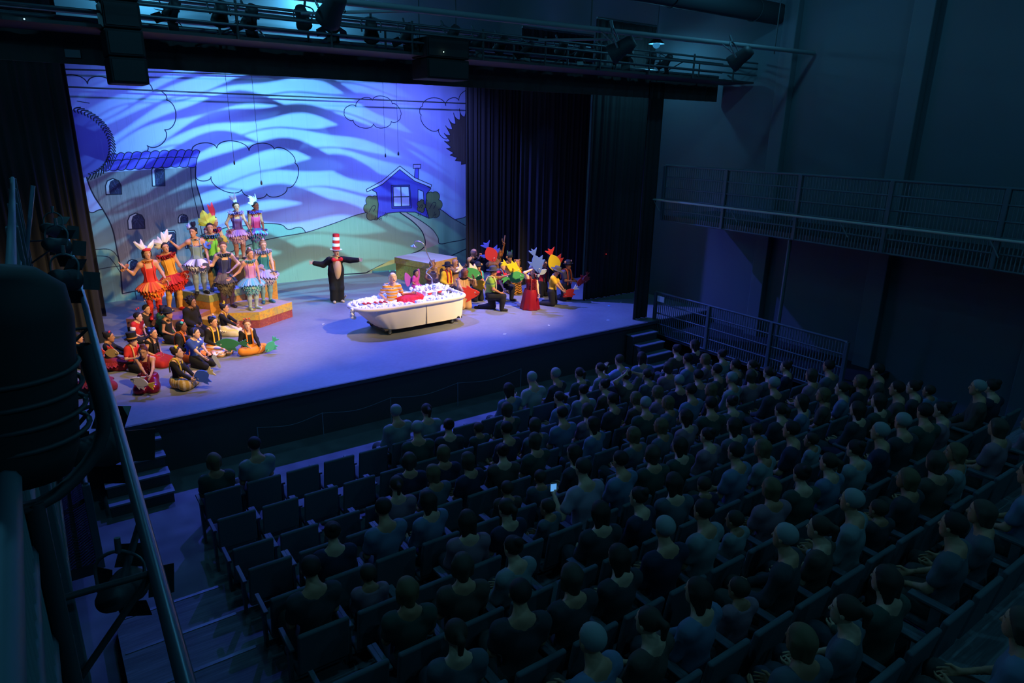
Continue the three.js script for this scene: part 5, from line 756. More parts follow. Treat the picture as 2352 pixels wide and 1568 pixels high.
// ---------------------------------------------------------------- the performer in the tall striped hat, and the boy in the bathtub
{
  const P = person({ label: 'performer in loose black plush suit with cream belly, red bow and tall striped hat', at: [6.42, 0, -5.85], h: 1.5, turn: -4, look: 12, nod: 6, lean: [0.02, 0.04], fat: 1.14, rh: [-0.5, 1.08, -0.16], lh: [0.52, 1.16, 0.4], hand: ['spread', 'spread'], palm: [[-0.2, 0.3, 1], [0.2, 0.3, 1]], pole: [[0.2, -1, -0.6], [-0.2, -1, -0.6]], mouth: 'open', skin: '#d8a484', hair: 'cap', hairColor: '#120e0c' });
  const blk = mat('#141313', 1);
  P.wear('plush_suit', [[...P.torso, ell(P.at(P.hip, 0, 0.08, 0.01), [0.128 * P.h, 0.17 * P.h, 0.11 * P.h], P.B)], ...P.sleeve('long').map(a => a.map(q => grow(q, 0.016))), ...P.legs.map(l => [grow(l.thigh, 0.018), cap(l.K, l.A.clone().add(V(0, 0.03, 0)), 0.054 * P.h, 0.058 * P.h)])], 0.022, blk, { k: 0.03, cuts: [P.above(P.neck, 0.012), (x, y, z) => 0.03 - y] });
  P.wear('belly_panel', [[ell(P.at(P.hip, 0, 0.125, 0.042), [0.078 * P.h, 0.2 * P.h, 0.112 * P.h], P.B)]], 0.012, mat('#cfae7c', 1), { cuts: [(x, y, z) => 0.055 - z] });
  P.shoes('#c8a878');
  const neckF = P.at(P.neck, 0, -0.035, 0.105);
  const bow = P.add('bow_tie', [ball(0.034, neckF.x, neckF.y, neckF.z), blob([cap(V(neckF.x, neckF.y, neckF.z), V(neckF.x + 0.1, neckF.y + 0.03, neckF.z), 0.018, 0.055)], 0.012), blob([cap(V(neckF.x, neckF.y, neckF.z), V(neckF.x - 0.1, neckF.y + 0.03, neckF.z), 0.018, 0.055)], 0.012)], mat('#d41e1a', 0.7));
  for (const s of [-1, 1]) part('ribbon_end', [slab([[0, 0], [0.045 * s - 0.03, -0.2], [0.045 * s + 0.03, -0.21], [0.015, 0]], 0.008, false, 0.002).translate(neckF.x, neckF.y - 0.015, neckF.z + 0.012)], mat('#d41e1a', 0.7), bow);
  const tilt = new THREE.Matrix4().makeRotationFromEuler(new THREE.Euler(-0.1, 0, -0.05));
  const hat = P.onHead('striped_hat', lathe([[0, 0.24], [0.4, 0.22], [0.62, 0.2], [0.7, 0.28], [0.68, 0.31], [0.6, 0.25], [0.43, 0.27], [0.4, 0.3]]).applyMatrix4(tilt), mat('#efe0d4', 0.9));
  for (let i = 0; i < 5; i++) { const y0 = 0.28 + i * 0.36, r0 = 0.43 - i * 0.014, r1 = 0.416 - i * 0.014; part(i % 2 ? 'white_stripe' : 'red_stripe', [P.inHead(lathe([[r0, y0], [r0 + 0.012, y0 + 0.18], [r1, y0 + 0.362], ...(i === 4 ? [[0.28, y0 + 0.38], [0, y0 + 0.37]] : [])]).applyMatrix4(tilt))], mat(i % 2 ? '#efe0d4' : '#d41f1a', 0.9), hat); }
  P.wear('tail', [[cap(P.at(P.hip, 0.02, -0.05, -0.08), V(0.12, 0.2, -0.16), 0.02, 0.016), cap(V(0.12, 0.2, -0.16), V(0.22, 0.1, -0.06), 0.016, 0.014), cap(V(0.22, 0.1, -0.06), V(0.24, 0.16, 0.02), 0.014)]], 0.002, mat('#c8a880', 1), { c: 0.011 });
}
{
  const stripes = (x, y, z) => { const q = ((y + 100) % 0.086) / 0.086; return q < 0.62 ? lin('#ee9a1c') : q < 0.74 ? lin('#f6f0e6') : q < 0.87 ? lin('#26264a') : lin('#f6f0e6'); };
  const P = person({ label: 'boy in the bathtub in an orange shirt with navy and white stripes, singing', at: [6.66, 0.42, -2.95], top: 0.87, pose: 'cross', turn: -12, look: 4, nod: -6, lean: [0.06, 0.02], rh: [-0.16, 0.26, 0.06], lh: [0.46, 0.36, 0.14], mouth: 'open', cell: 0.012, skin: '#e8b490', hair: 'bob', hairColor: '#d8c49a' });
  P.top('shirt', null, { sleeves: 'short', color: stripes, d: 0.014, low: -0.05 }); P.trousers('#c8a060'); P.shoes('#c8a060'); antennae(P, ['#3ac88a', '#3ac88a'], 0.3, 0.22, 0.075);
}
// ---------------------------------------------------------------- the children seated at the near side
const kids = 'children seated on the floor at the near side of the stage', BLACK = '#121214';
const kid = o => person({ pose: 'heels', skin: TAN, hair: 'cap', hairColor: '#17100d', group: kids, ...o });
const braces = (P, hex) => { P.straps(hex, 0.05, 'suspender', true, P.g.position.x > 8 ? 0.046 : 0.034, 0.011); };
{ const P = kid({ label: 'boy in red shirt with striped sleeves and red pompom antennae', at: [1.5, 0, -4.72], top: 0.62, h: 1.12, pose: 'cross', turn: 40, look: 18, skin: FAIR }); P.top('shirt', '#c8262a', { sleeves: 'short' }); P.trousers(BLACK); for (const i of [0, 1]) { const a = P.arms[i]; P.wear('sleeve_stripe', [[cap(a.S.clone().lerp(a.E, 0.35), a.S.clone().lerp(a.E, 0.42), 0.033 * P.h), cap(a.S.clone().lerp(a.E, 0.52), a.S.clone().lerp(a.E, 0.58), 0.033 * P.h)]], 0.012, mat('#f0e8e4')); } antennae(P, ['#d8242c', '#d8242c']); }
{ const P = kid({ label: 'child with pale pink pompom antennae half hidden behind the boy in red', at: [1.78, 0, -5.0], top: 0.68, h: 1.12, turn: 30, look: 10 }); P.top('shirt', '#2a2226', { sleeves: 'short' }); P.trousers(BLACK); antennae(P, ['#e8a8b0', '#e8a8b0'], 0.16, 0.5, 0.075); P.onHead('flower', ball(0.1, 0.3, -0.4, 0.25), mat('#d84838')); }
{ const P = kid({ label: 'child in green cape with pink-eared headband, turned away', at: [2.12, 0, -4.9], top: 0.66, h: 1.1, turn: 120, look: 20, hair: 'bob' }); P.top('cape', '#2e7a52', { sleeves: 'long', d: 0.03, low: -0.1 }); P.skirt('#2e7a52', 0.03); roundEars(P, '#201a1c', '#e09aa8', 0.36, 0.42, 0.14); }
{ const P = kid({ label: 'child with gold-painted face, tilted black hat and fur scarf', at: [2.1, 0, -4.2], top: 0.74, turn: 50, look: 15, skin: OLIVE }); P.top('vest', BLACK, { neckCut: -0.07 }); P.trousers(BLACK); hatOn(P, 'bowler', '#17171b'); P.onHead('hat_badge', ball(0.06, 0.1, 0.4, 0.44), mat('#e8d048', 0.4)); P.collar(['#5a4438', '#8a6a58', '#3a2c28'], 0.09, 0.05); }
{ const P = kid({ label: 'child in shaggy black animal costume with wild hair and painted muzzle', at: [2.66, 0.0, -4.62], top: 0.84, turn: 35, look: 12, hair: 'wild', hairColor: '#15110f', skin: '#9a6a4a' }); P.top('fur_top', '#16130f', { sleeves: 'long', d: 0.03, m: mat('#16130f', 1) }); P.trousers('#16130f', 0.03); P.collar(['#3a2c24', '#6a5240'], 0.1, 0.03); P.onHead('muzzle', ball(0.15, 0, -0.24, 0.28, 1.1, 0.75, 0.6), mat('#d8a070')); P.onHead('nose', ball(0.055, 0, -0.14, 0.4), mat('#181212')); }
{ const P = kid({ label: 'girl in black top with gold trim, yellow toy bee on her hair, in profile', at: [3.25, 0, -4.2], top: 0.72, turn: 60, look: 5, lh: [0.2, 0.26, 0.22], rh: [0.16, 0.2, 0.24], hair: 'bun' }); P.top('leotard', BLACK, { sleeves: 'long', neckCut: -0.06 }); braces(P, '#d8a832'); P.skirt('#e8d8a0', 0.05); P.tutu(['#e8d8a0', '#d8c070', '#f0e4bc'], { r: 0.2, drop: 0.12 }); const b = P.onHead('toy_bee', [ball(0.14, -0.05, 0.52, -0.05, 1, 0.9, 1), ball(0.09, 0.08, 0.62, 0), ball(0.08, -0.04, 0.78, 0)], mat('#ecc820')); part('bee_stripe', [P.inHead(new THREE.TorusGeometry(0.13, 0.025, 6, 18).rotateX(1.3).translate(-0.05, 0.52, -0.05))], mat('#181818'), b); }
{ const P = kid({ label: 'girl in orange pinafore over black sleeves with orange antenna headband', at: [3.28, 0, -2.72], top: 0.7, pose: 'cross', turn: 10, look: -15, lh: [0.16, 0.16, 0.26], rh: [-0.1, 0.2, 0.2], skin: FAIR, hair: 'bun', hairColor: '#7a4a28' }); P.top('leotard', BLACK, { sleeves: 'long', neckCut: -0.07 }); P.skirt('#e08a2c', 0.03); braces(P, '#e8862a'); P.tights('#e8a060'); P.shoes('#d88a3a'); antennae(P, ['#e06a2a', '#e06a2a', '#e8541c'], 0.26, 0.14, 0.09); }
{ const P = kid({ label: 'girl with spiky blue hair ornament, yellow braces and orange-white ruffled skirt', at: [2.72, 0, -2.92], top: 0.77, turn: 30, look: 12, hair: 'bun' }); P.top('leotard', BLACK, { sleeves: 'long', neckCut: -0.06 }); braces(P, '#e8b83a'); P.skirt('#e88a3a', 0.05, null, (x, y, z) => ((y + 1) % 0.06) < 0.03 ? lin('#ee9a3a') : lin('#f4e8d8')); P.ruffle('skirt_ruffle', P.at(P.hip, 0, -0.02, 0.1), 0.12 * P.h, 0.27 * P.h, 0.08, 16, 4, ['#f0a040', '#f6ecd8', '#e88838']); for (let i = 0; i < 7; i++) P.onHead('hair_spike', bar([0, 0.42, 0], [Math.cos(i * 0.5 - 0.1) * 0.55, 0.42 + Math.sin(i * 0.5) * 0.4, -0.05], 0.03, 6, 0.006), mat('#2236a0')); P.onHead('hair_puff', [ball(0.12, 0.1, 0.5, 0.15), ball(0.1, -0.05, 0.6, 0.1)], mat('#2f58e0')); P.onHead('hair_puff', ball(0.1, 0, 0.78, 0.05), mat('#e8c0b8')); }
{ const P = kid({ label: 'dark-haired girl with red and turquoise hair pompoms in black and orange', at: [2.14, 0, -2.78], top: 0.82, turn: 62, look: 5, hair: 'long', hairColor: '#100c0b', skin: BROWN, lh: [0.1, 0.4, 0.3] }); P.top('leotard', BLACK, { sleeves: 'long', neckCut: -0.05 }); braces(P, '#e8742a'); P.skirt('#e8762a', 0.035); P.onHead('hair_pompom', [ball(0.13, -0.08, 0.52, 0.08), ball(0.13, 0.2, 0.5, 0.05)], mat('#d8402a')); P.onHead('hair_pompom', [ball(0.14, -0.3, 0.42, 0.08)], mat('#4ac0b8')); }
{ const P = kid({ label: 'boy in blue shirt with large pale spots, holding a paddle', at: [2.26, 0, -2.26], top: 0.78, turn: 38, look: 18, lh: [0.15, 0.2, 0.34], rh: [0.04, 0.22, 0.26], hand: ['grip', 'rest'], skin: FAIR, hairColor: '#1c1c28' }); const sp = [[0.03, 0.5, 0.09], [0.09, 0.44, 0.09], [-0.04, 0.4, 0.09], [0.05, 0.36, 0.09], [0.1, 0.53, 0.06], [-0.02, 0.28, 0.09], [0.07, 0.26, 0.09]]; P.top('shirt', null, { sleeves: 'short', d: 0.014, low: -0.06, color: (x, y, z) => z > -0.09 && sp.some(([a, b]) => Math.hypot(x - a, y - b) < 0.021) ? lin('#f0e4a8') : lin('#2c48a0') }); P.trousers('#16161a'); P.onHead('headband', new THREE.TorusGeometry(0.39, 0.03, 6, 26, Math.PI).translate(0, 0.13, 0), mat('#2038a0')); P.onHead('pompom', ball(0.08, 0.1, 0.68, 0), mat('#2f50d8')); }
{ const P = kid({ label: 'girl in black scoop-neck leotard with shiny blue hair and wide red skirt', at: [1.6, 0, -2.82], top: 0.74, turn: 42, look: 10, hair: 'bun', hairColor: '#1c2a6a' }); P.top('leotard', BLACK, { neckCut: -0.075 }); braces(P, BLACK); P.skirt('#c02a22', 0.07); P.shoes('#20262a'); P.onHead('hair_clip', [ball(0.13, -0.32, 0.3, -0.1), ball(0.08, 0.1, 0.5, 0.1), ball(0.07, -0.12, 0.52, 0.12)], mat('#2f50d8', 0.4)); }
{ const P = kid({ label: 'boy in red shirt and tan braces wearing a black top hat', at: [1.22, 0, -2.62], top: 0.7, turn: 42, look: 16, rh: [-0.06, 0.32, 0.16], lh: [0.12, 0.34, 0.26], skin: FAIR }); P.top('shirt', '#cc2a26', { sleeves: 'short', d: 0.014 }); P.trousers(BLACK); braces(P, '#d8a860'); hatOn(P, 'topHat', '#14141a', '#b87a3a'); }
{ const P = kid({ label: 'girl kneeling in front in dark red sequin top and shiny crimson skirt', at: [1.22, 0, -1.5], top: 0.79, turn: -15, look: -8, nod: 10, rh: [-0.02, 0.33, 0.22], lh: [0.04, 0.32, 0.24], skin: TAN, hair: 'topbun', hairColor: '#4a1c20' }); const seq = mat('#6a1420', 0.35, { metalness: 0.55 }); P.wear('sequin_top', [P.torso], 0.012, seq, { cuts: [P.above(P.neck, -0.05), (x, y, z) => -P.above(P.hip, -0.02)(x, y, z)] }); P.straps('#6a1420', 0.05, 'strap'); P.skirt('#7a1230', 0.06, mat('#8a1434', 0.28, { metalness: 0.35 })); P.onHead('hair_pin', ball(0.05, -0.05, 0.42, 0.32), mat('#3a68e0', 0.3)); const dots = []; for (let i = 0; i < 26; i++) { const q = P.at(P.hip, rr(-0.07, 0.07), rr(0.02, 0.25), 0.066); dots.push(ball(0.008, q.x, q.y, q.z + 0.012, 1, 1, 0.4, 6)); } P.add('sequin', dots, mat('#e8b0a0', 0.15, { metalness: 0.9 })).userData.kind = 'stuff'; }
{ const P = kid({ label: 'girl in profile in black top and yellow braces with yellow balls on her hair', at: [1.7, 0, -1.38], top: 0.73, pose: 'cross', turn: 58, look: 8, nod: -10, lh: [0.24, 0.2, 0.22], rh: [0.14, 0.22, 0.34], hand: ['grip', 'grip'], skin: FAIR, hair: 'bun', hairColor: '#2a1c14' }); P.top('leotard', BLACK, { sleeves: 'long', neckCut: -0.06 }); braces(P, '#e8c43a'); P.skirt('#d8b860', 0.055, null, (x, y, z) => Math.sin(Math.atan2(x, z - 0.06) * 22) > 0.3 ? lin('#e8cfa0') : lin('#c8a04a')); P.shoes('#14161a'); P.onHead('hair_ball', [ball(0.11, -0.14, 0.58, 0), ball(0.09, -0.18, 0.46, 0.05), ball(0.08, 0.02, 0.5, 0.08)], mat('#e8d02c')); P.onHead('hair_ball', ball(0.1, 0.2, 0.55, 0.05), mat('#d86a2a')); }
{ const P = kid({ label: 'girl in black with red hair bow and wide dark red tulle skirt, in profile', at: [0.9, 0, -3.0], top: 0.74, turn: 70, look: 5, lh: [0.34, 0.22, 0.14], rh: [0.3, 0.22, 0.2], hair: 'bun', skin: OLIVE }); P.top('leotard', BLACK, { sleeves: 'long', neckCut: -0.03 }); P.skirt('#8a2026', 0.06); P.tutu(['#a02830', '#8a2430', '#b83040'], { r: 0.3, drop: 0.1 }); P.onHead('hair_bow', [ball(0.11, 0.1, 0.5, 0.05, 1.3, 0.8, 0.8), ball(0.1, -0.12, 0.5, 0.05, 1.3, 0.8, 0.8)], mat('#d02830')); }
{ const P = kid({ label: 'girl in black seen past the pipe with white star feathers and red balls', at: [0.5, 0, -1.92], top: 0.76, turn: 32, look: 10, hair: 'bob' }); P.top('leotard', BLACK, { sleeves: 'long', neckCut: -0.05 }); P.skirt('#8a2436', 0.06); P.tutu(['#8a2a48', '#a03040', '#74203a'], { r: 0.3, drop: 0.1 }); for (let i = 0; i < 9; i++) plume(P, 'feather', '#c8d4f4', 0.42, 0.07, 0.1, [-0.2, 0.46, 0.08], [0.3, 0, -1.6 + i * 0.4]); P.onHead('pompom', [ball(0.1, 0.3, 0.5, 0.05), ball(0.1, -0.25, 0.26, 0.3)], mat('#c82a34')); }
{ const P = kid({ label: 'child hidden behind the pipe with a red ball headdress', at: [0.4, 0, -3.45], top: 0.68, turn: 45, look: 8 }); P.top('leotard', BLACK, { sleeves: 'long' }); P.skirt('#3a2c30', 0.05); antennae(P, ['#d8583a', '#d8404a'], 0.5, 0.2, 0.1); P.add('scarf', tube([[0.1, 0.34, 0.1], [0.2, 0.16, 0.24], [0.26, 0.03, 0.44]], 0.03, 14), mat('#d8582a')); }

// ---------------------------------------------------------------- the crowd kneeling at the far side
const crowd = 'costumed performers crowded at the far side of the bathtub';
const actor = o => person({ pose: 'kneel', turn: -5, skin: OLIVE, hair: 'cap', hairColor: '#17100d', group: crowd, fat: 1.12, ...o, top: o.top * 1.1 });
const plush = (P, hex, d = 0.024) => { P.wear('plush_suit', [[...P.torso], ...P.sleeve('long'), ...P.legs.map(l => [l.thigh, ...l.calf])], d, mat(hex, 1), { k: 0.035, cuts: [P.above(P.neck, 0.0), (x, y, z) => 0.004 - y] }); P.shoes('#4a3828'); };
{ const P = actor({ label: 'dark-haired girl in pink with sheer wings low behind the bathtub', at: [8.9, 0, -5.9], top: 0.56, pose: 'heels', h: 0.98, turn: 30, look: -25, hair: 'long', skin: OLIVE }); P.top('dress', '#d04890', { sleeves: 'short' }); P.skirt('#d04890', 0.05); for (const s of [-1, 1]) P.add('wing', [slab([[0, 0], [0.3, 0.22], [0.36, 0.05], [0.3, -0.12], [0.2, -0.2], [0.02, -0.1]].map(([x, y]) => [x * s, y]), 0.008).translate(s * 0.04, 0.36, -0.2)], mat('#c060b0', 0.5)); }
{ const P = actor({ label: 'performer in brown spotted cat costume with pointed ears behind the shower', at: [9.48, 0, -6.0], top: 0.74, pose: 'heels', turn: 10, look: -10, hair: 'hood', hood: true, hairColor: '#7a5c48', skin: '#b07a50' }); plush(P, '#8a6a4c'); pointEars(P, '#6a5244'); P.top('apron', '#c8a070', { d: 0.034, neckCut: -0.1 }); }
{ const P = actor({ label: 'performer in yellow shirt, red braces and black fedora beside the bathtub', at: [9.6, 0, -5.3], top: 0.76, pose: 'heels', turn: 15, look: -5 }); P.top('shirt', '#e8bc28', { sleeves: 'long', d: 0.016 }); P.trousers(BLACK); braces(P, '#c8281e'); hatOn(P, 'fedora', '#101012'); }
{ const P = actor({ label: 'performer in tan hooded animal suit with arms folded by the ochre box', at: [10.15, 0, -5.85], top: 0.86, pose: 'heels', h: 1.28, turn: 0, look: 10, lh: [0.16, 0.66, 0.26], rh: [-0.02, 0.58, 0.24], hair: 'hood', hood: true, hairColor: '#b08060', skin: '#c08a5c' }); plush(P, '#a87c4c'); P.top('fur_vest', '#3a2c24', { d: 0.036, neckCut: -0.06, low: 0.16 }); P.onHead('nose', ball(0.05, 0, -0.1, 0.43), mat('#1a1210')); }
{ const P = actor({ label: 'performer in tan striped animal suit kneeling right beside the bathtub, brown mask', at: [8.98, 0, -3.5], top: 0.98, turn: -10, look: 30, nod: 10, rh: [-0.16, 0.52, 0.3], lh: [0.2, 0.82, 0.2], hair: 'hood', hood: true, hairColor: '#6a3e2c', skin: '#8a4a34', hand: ['spread', 'grip'], fat: 1.1 }); P.wear('plush_suit', [[...P.torso, ell(P.at(P.hip, 0, 0.08, 0), [0.12 * P.h, 0.15 * P.h, 0.1 * P.h], P.B)], ...P.sleeve('long'), ...P.legs.map(l => [grow(l.thigh, 0.02), ...l.calf.map(c => grow(c, 0.02))])], 0.024, vmat('#ffffff', 1), { k: 0.035, cuts: [P.above(P.neck, -0.02), (x, y, z) => 0.004 - y], color: (x, y, z) => Math.sin(x * 130) > 0.55 && y > 0.3 ? lin('#8a6440') : lin('#c89a66') }); P.collar(['#1c1614', '#2a201c'], 0.1, 0.04); pointEars(P, '#5a3626'); P.onHead('muzzle', ball(0.16, 0, -0.2, 0.3, 1, 0.8, 0.8), mat('#7a4630')); }
{ const P = actor({ label: 'performer in tan hood and black sleeves raising both hands behind the crowd', at: [10.66, 0, -5.75], top: 1.0, turn: 20, look: 15, lh: [0.2, 0.92, 0.18], rh: [0.1, 0.86, 0.2], hand: ['grip', 'grip'], hair: 'hood', hood: true, hairColor: '#b08468', skin: '#c88a5c' }); plush(P, '#1c1816', 0.02); P.top('vest', '#b08a5c', { d: 0.036, low: 0.05, neckCut: -0.05 }); }
{ const P = actor({ label: 'performer in turquoise-green shirt and black bowler with round tan ears', at: [9.72, 0, -4.0], top: 0.96, turn: 5, look: -18, rh: [-0.14, 0.62, 0.26], lh: [0.1, 0.4, 0.22] }); P.top('shirt', '#3aa088', { sleeves: 'short', d: 0.016 }); P.trousers(BLACK); braces(P, '#d8402a'); hatOn(P, 'bowler', '#141416'); roundEars(P, '#b87a3a', '#d8a060', 0.46, 0.36, 0.15); }
{ const P = actor({ label: 'performer in grey hat and green shirt with white braces, arm stretched out', at: [9.5, 0, -3.0], top: 1.02, pose: 'lunge', front: -1, turn: 55, look: -5, lean: [0, 0.02], lh: [0.44, 0.98, 0.46], rh: [0.12, 0.5, 0.3], palm: [[0, 1, 0], null], fat: 1.3, skin: '#b87a50' }); P.top('shirt', null, { sleeves: 'short', d: 0.018, low: -0.06, color: (x, y, z) => y > 0.72 && y < 0.76 ? lin('#4a6a4c') : lin('#88a83c') }); P.trousers('#15161a'); braces(P, '#e8d8c0'); hatOn(P, 'fedora', '#3a3a3e'); P.shoes('#101012'); }
{ const P = actor({ label: 'performer in red shirt with blue braces kneeling on one knee behind the yellow fish', at: [10.3, 0, -3.72], top: 0.98, pose: 'lunge', front: 1, turn: 30, look: 0, lh: [0.14, 0.56, 0.42], rh: [-0.1, 0.4, 0.3], hand: ['grip', 'rest'], skin: TAN }); P.top('shirt', '#b82430', { sleeves: 'short', d: 0.016 }); P.trousers('#15171b'); braces(P, '#2c4aa8'); P.shoes('#101012'); }
{ const P = actor({ label: 'performer in brown cat costume with one arm raised, brown branch antlers in hand', at: [11.25, 0, -5.3], top: 1.02, turn: 15, look: 15, lh: [0.16, 1.24, 0.12], rh: [-0.16, 0.7, 0.1], hand: ['grip', 'rest'], hair: 'hood', hood: true, hairColor: '#5a3e2c', skin: '#b06a2c' }); plush(P, '#8a6238'); pointEars(P, '#4a3424'); const W = P.arms[0].W; P.add('antler_branch', [tube([[W.x, W.y, W.z], [W.x + 0.01, W.y + 0.14, W.z], [W.x + 0.05, W.y + 0.3, W.z]], 0.02, 12), tube([[W.x, W.y + 0.06, W.z], [W.x - 0.08, W.y + 0.14, W.z], [W.x - 0.08, W.y + 0.22, W.z]], 0.016, 10)], mat('#7a5640')); }
{ const P = actor({ label: 'performer under a tall dark green crocodile-like hat with round ears', at: [11.45, 0, -5.0], top: 0.9, turn: 10, look: 0, skin: OLIVE }); P.top('shirt', '#6a4a2c', { sleeves: 'long', d: 0.02 }); P.trousers(BLACK); P.onHead('tall_hat', lathe([[0, 0.95], [0.26, 0.9], [0.42, 0.6], [0.46, 0.2], [0, 0.15]]), mat('#34403c')); for (const s of [-1, 1]) P.onHead('hat_flap', slab([[0, 0], [0.16 * s, 0.5], [0.3 * s, 0.42], [0.22 * s, -0.1]], 0.05).translate(s * 0.22, 0.6, 0), mat('#3f8068')); roundEars(P, '#b87a3a', '#c89a70', 0.5, 0.2, 0.17); }
{ const P = actor({ label: 'child in orange tiger costume with round ears', at: [11.1, 0, -4.1], top: 0.92, turn: 5, look: -10, hair: 'hood', hood: true, hairColor: '#a86a2c', skin: '#c88a54' }); P.wear('plush_suit', [[...P.torso], ...P.sleeve('long'), ...P.legs.map(l => [l.thigh, ...l.calf])], 0.024, vmat('#ffffff', 1), { k: 0.035, c: 0.012, cuts: [P.above(P.neck, 0), (x, y, z) => 0.004 - y], color: (x, y, z) => Math.sin(y * 95 + 2.5 * Math.sin(x * 28) + z * 20) > 0.25 ? lin('#1c140e') : lin('#c88428') }); roundEars(P, '#c8882c', '#2a1c12', 0.36, 0.46, 0.14); P.add('scarf_knot', ball(0.06, 0.1, 0.62, 0.08), mat('#c8342a')); }
{ const P = actor({ label: 'woman kneeling in dark red sequin dress, hand raised to her face', at: [10.48, 0, -2.55], top: 1.08, turn: 0, look: -8, rh: [-0.1, 1.1, 0.17], lh: [0.1, 0.44, 0.2], pole: [null, [-1, 0.1, 0.1]], skin: FAIR, hair: 'bob', hairColor: '#b8a488' }); const q = mat('#7a1420', 0.3, { metalness: 0.5 }); P.wear('sequin_top', [P.torso], 0.012, q, { cuts: [P.above(P.neck, -0.055), (x, y, z) => -P.above(P.hip, 0.02)(x, y, z)] }); P.straps('#7a1420', 0.05, 'strap'); const gs = lathe([[0.15, 0.53], [0.185, 0.42], [0.215, 0.24], [0.245, 0.06], [0.255, 0.01], [0.235, 0.006]], 40); const p = gs.attributes.position; for (let i = 0; i < p.count; i++) { const a = Math.atan2(p.getZ(i), p.getX(i)), k = 1 + 0.07 * Math.sin(a * 9) * (1 - p.getY(i) / 0.46); p.setX(i, p.getX(i) * k); p.setZ(i, p.getZ(i) * k * 1.1 - 0.02); } gs.computeVertexNormals(); P.add('sequin_skirt', gs, mat('#a81a2e', 0.35, { metalness: 0.35 })); const dots = []; for (let i = 0; i < 40; i++) { const b = P.at(P.hip, rr(-0.075, 0.075), rr(0.0, 0.24), 0.068); dots.push(ball(0.008, b.x, b.y, b.z + 0.008, 1, 1, 0.4, 6)); } P.add('sequin', dots, mat('#f0b8a8', 0.15, { metalness: 0.9 })).userData.kind = 'stuff'; }
{ const P = actor({ label: 'performer in crimson shirt and dark green braces behind the tall yellow fish', at: [11.6, 0, -3.5], top: 0.95, turn: 10, look: 5, rh: [-0.16, 0.92, 0.16], lh: [0.1, 0.4, 0.2], hand: ['rest', 'grip'] }); P.top('shirt', '#b82636', { sleeves: 'short', d: 0.016 }); P.trousers(BLACK); braces(P, '#2a4438'); }
{ const P = actor({ label: 'performer in yellow shirt and grey hat looking down at a red fish', at: [11.2, 0, -2.55], top: 0.96, turn: 35, look: 8, nod: 24, lean: [0, 0.1], lh: [0.2, 0.42, 0.3], rh: [0.1, 0.44, 0.34], hand: ['grip', 'grip'], skin: TAN }); P.top('shirt', '#e8b428', { sleeves: 'short', d: 0.016, low: -0.04 }); P.trousers('#1a1a1e'); hatOn(P, 'fedora', '#4a4a4e'); }
{ const P = actor({ label: 'performer in purple-grey shirt, orange braces and black hat with pink mouse ears', at: [11.88, 0, -2.8], top: 1.0, turn: 10, look: 0, rh: [0.06, 0.58, 0.24], lh: [0.16, 0.56, 0.26], hand: ['grip', 'grip'], skin: '#a8683c' }); P.top('shirt', '#4a4662', { sleeves: 'short', d: 0.016 }); P.trousers('#141418'); braces(P, '#e8641e'); hatOn(P, 'bowler', '#1a1a1e'); roundEars(P, '#b8805a', '#d8a0b0', 0.56, 0.5, 0.17); }
// ---------------------------------------------------------------- the auditorium: seats and the people in them
const rowZ = i => i < 3 ? 2.35 + 0.74 * i : 4.55 + 0.83 * (i - 3), rowY = i => i < 3 ? FLOOR : FLOOR + 0.17 * (i - 2), seatX = k => 1.5 + 0.54 * k;
const nth = n => ['first', 'second', 'third', 'fourth', 'fifth', 'sixth', 'seventh', 'eighth', 'ninth', 'tenth', 'eleventh', 'twelfth', 'thirteenth', 'fourteenth', 'fifteenth', 'sixteenth', 'seventeenth', 'eighteenth', 'nineteenth', 'twentieth'][n];
const seen = (x, y, z, m = 1.04) => { const p = V(x, y, z).project(camera); return p.z < 1 && Math.abs(p.x) < m && Math.abs(p.y) < m + 0.05 && V(x, y, z).applyMatrix4(camera.matrixWorldInverse).z < 0; };
function makeSeat() {
  const t = thing('theatre_seat', 'x', 'seat'), cloth = mat('#515a5f', 0.95), f = mat('#4a5358', 0.6);
  part('backrest', [new RoundedBoxGeometry(0.46, 0.46, 0.05, 2, 0.02).rotateX(0.16).translate(0, 0.62, 0.25)], cloth, t);
  part('cushion', [new RoundedBoxGeometry(0.44, 0.07, 0.42, 2, 0.025).translate(0, 0.335, -0.03)], cloth, t);
  for (const s of [-1, 1]) { part('armrest', [box(0.045, 0.03, 0.34, s * 0.25, 0.62, 0.0, 0.008)], f, t); part('leg', [span(s * 0.25 - 0.015, s * 0.25 + 0.015, 0, 0.62, 0.02, 0.1)], f, t); }
  return t;
}
const seat0 = makeSeat(); let seatUsed = false;
function placeSeat(row, k) {
  const x = seatX(k), y = rowY(row), z = rowZ(row);
  if (!seen(x, y + 0.7, z + 0.1) && !seen(x, y + 0.9, z + 0.2)) return false;
  const s = seatUsed ? seat0.clone() : seat0; if (seatUsed) { s.name = numbered('theatre_seat'); scene.add(s); } seatUsed = true;
  s.position.set(x, y, z + 0.05); s.userData = { label: `dark theatre seat, ${nth(k)} from the near aisle in the ${nth(row)} row from the stage`, category: 'seat', group: 'rows of theatre seats' }; return true;
}
const tops = [['pale blue', '#66748a'], ['grey', '#565c62'], ['white', '#828686'], ['black', '#383a3c'], ['dark green', '#3a4a40'], ['navy', '#232c3e'], ['dusty pink', '#8a6a74'], ['brown', '#54463c']];
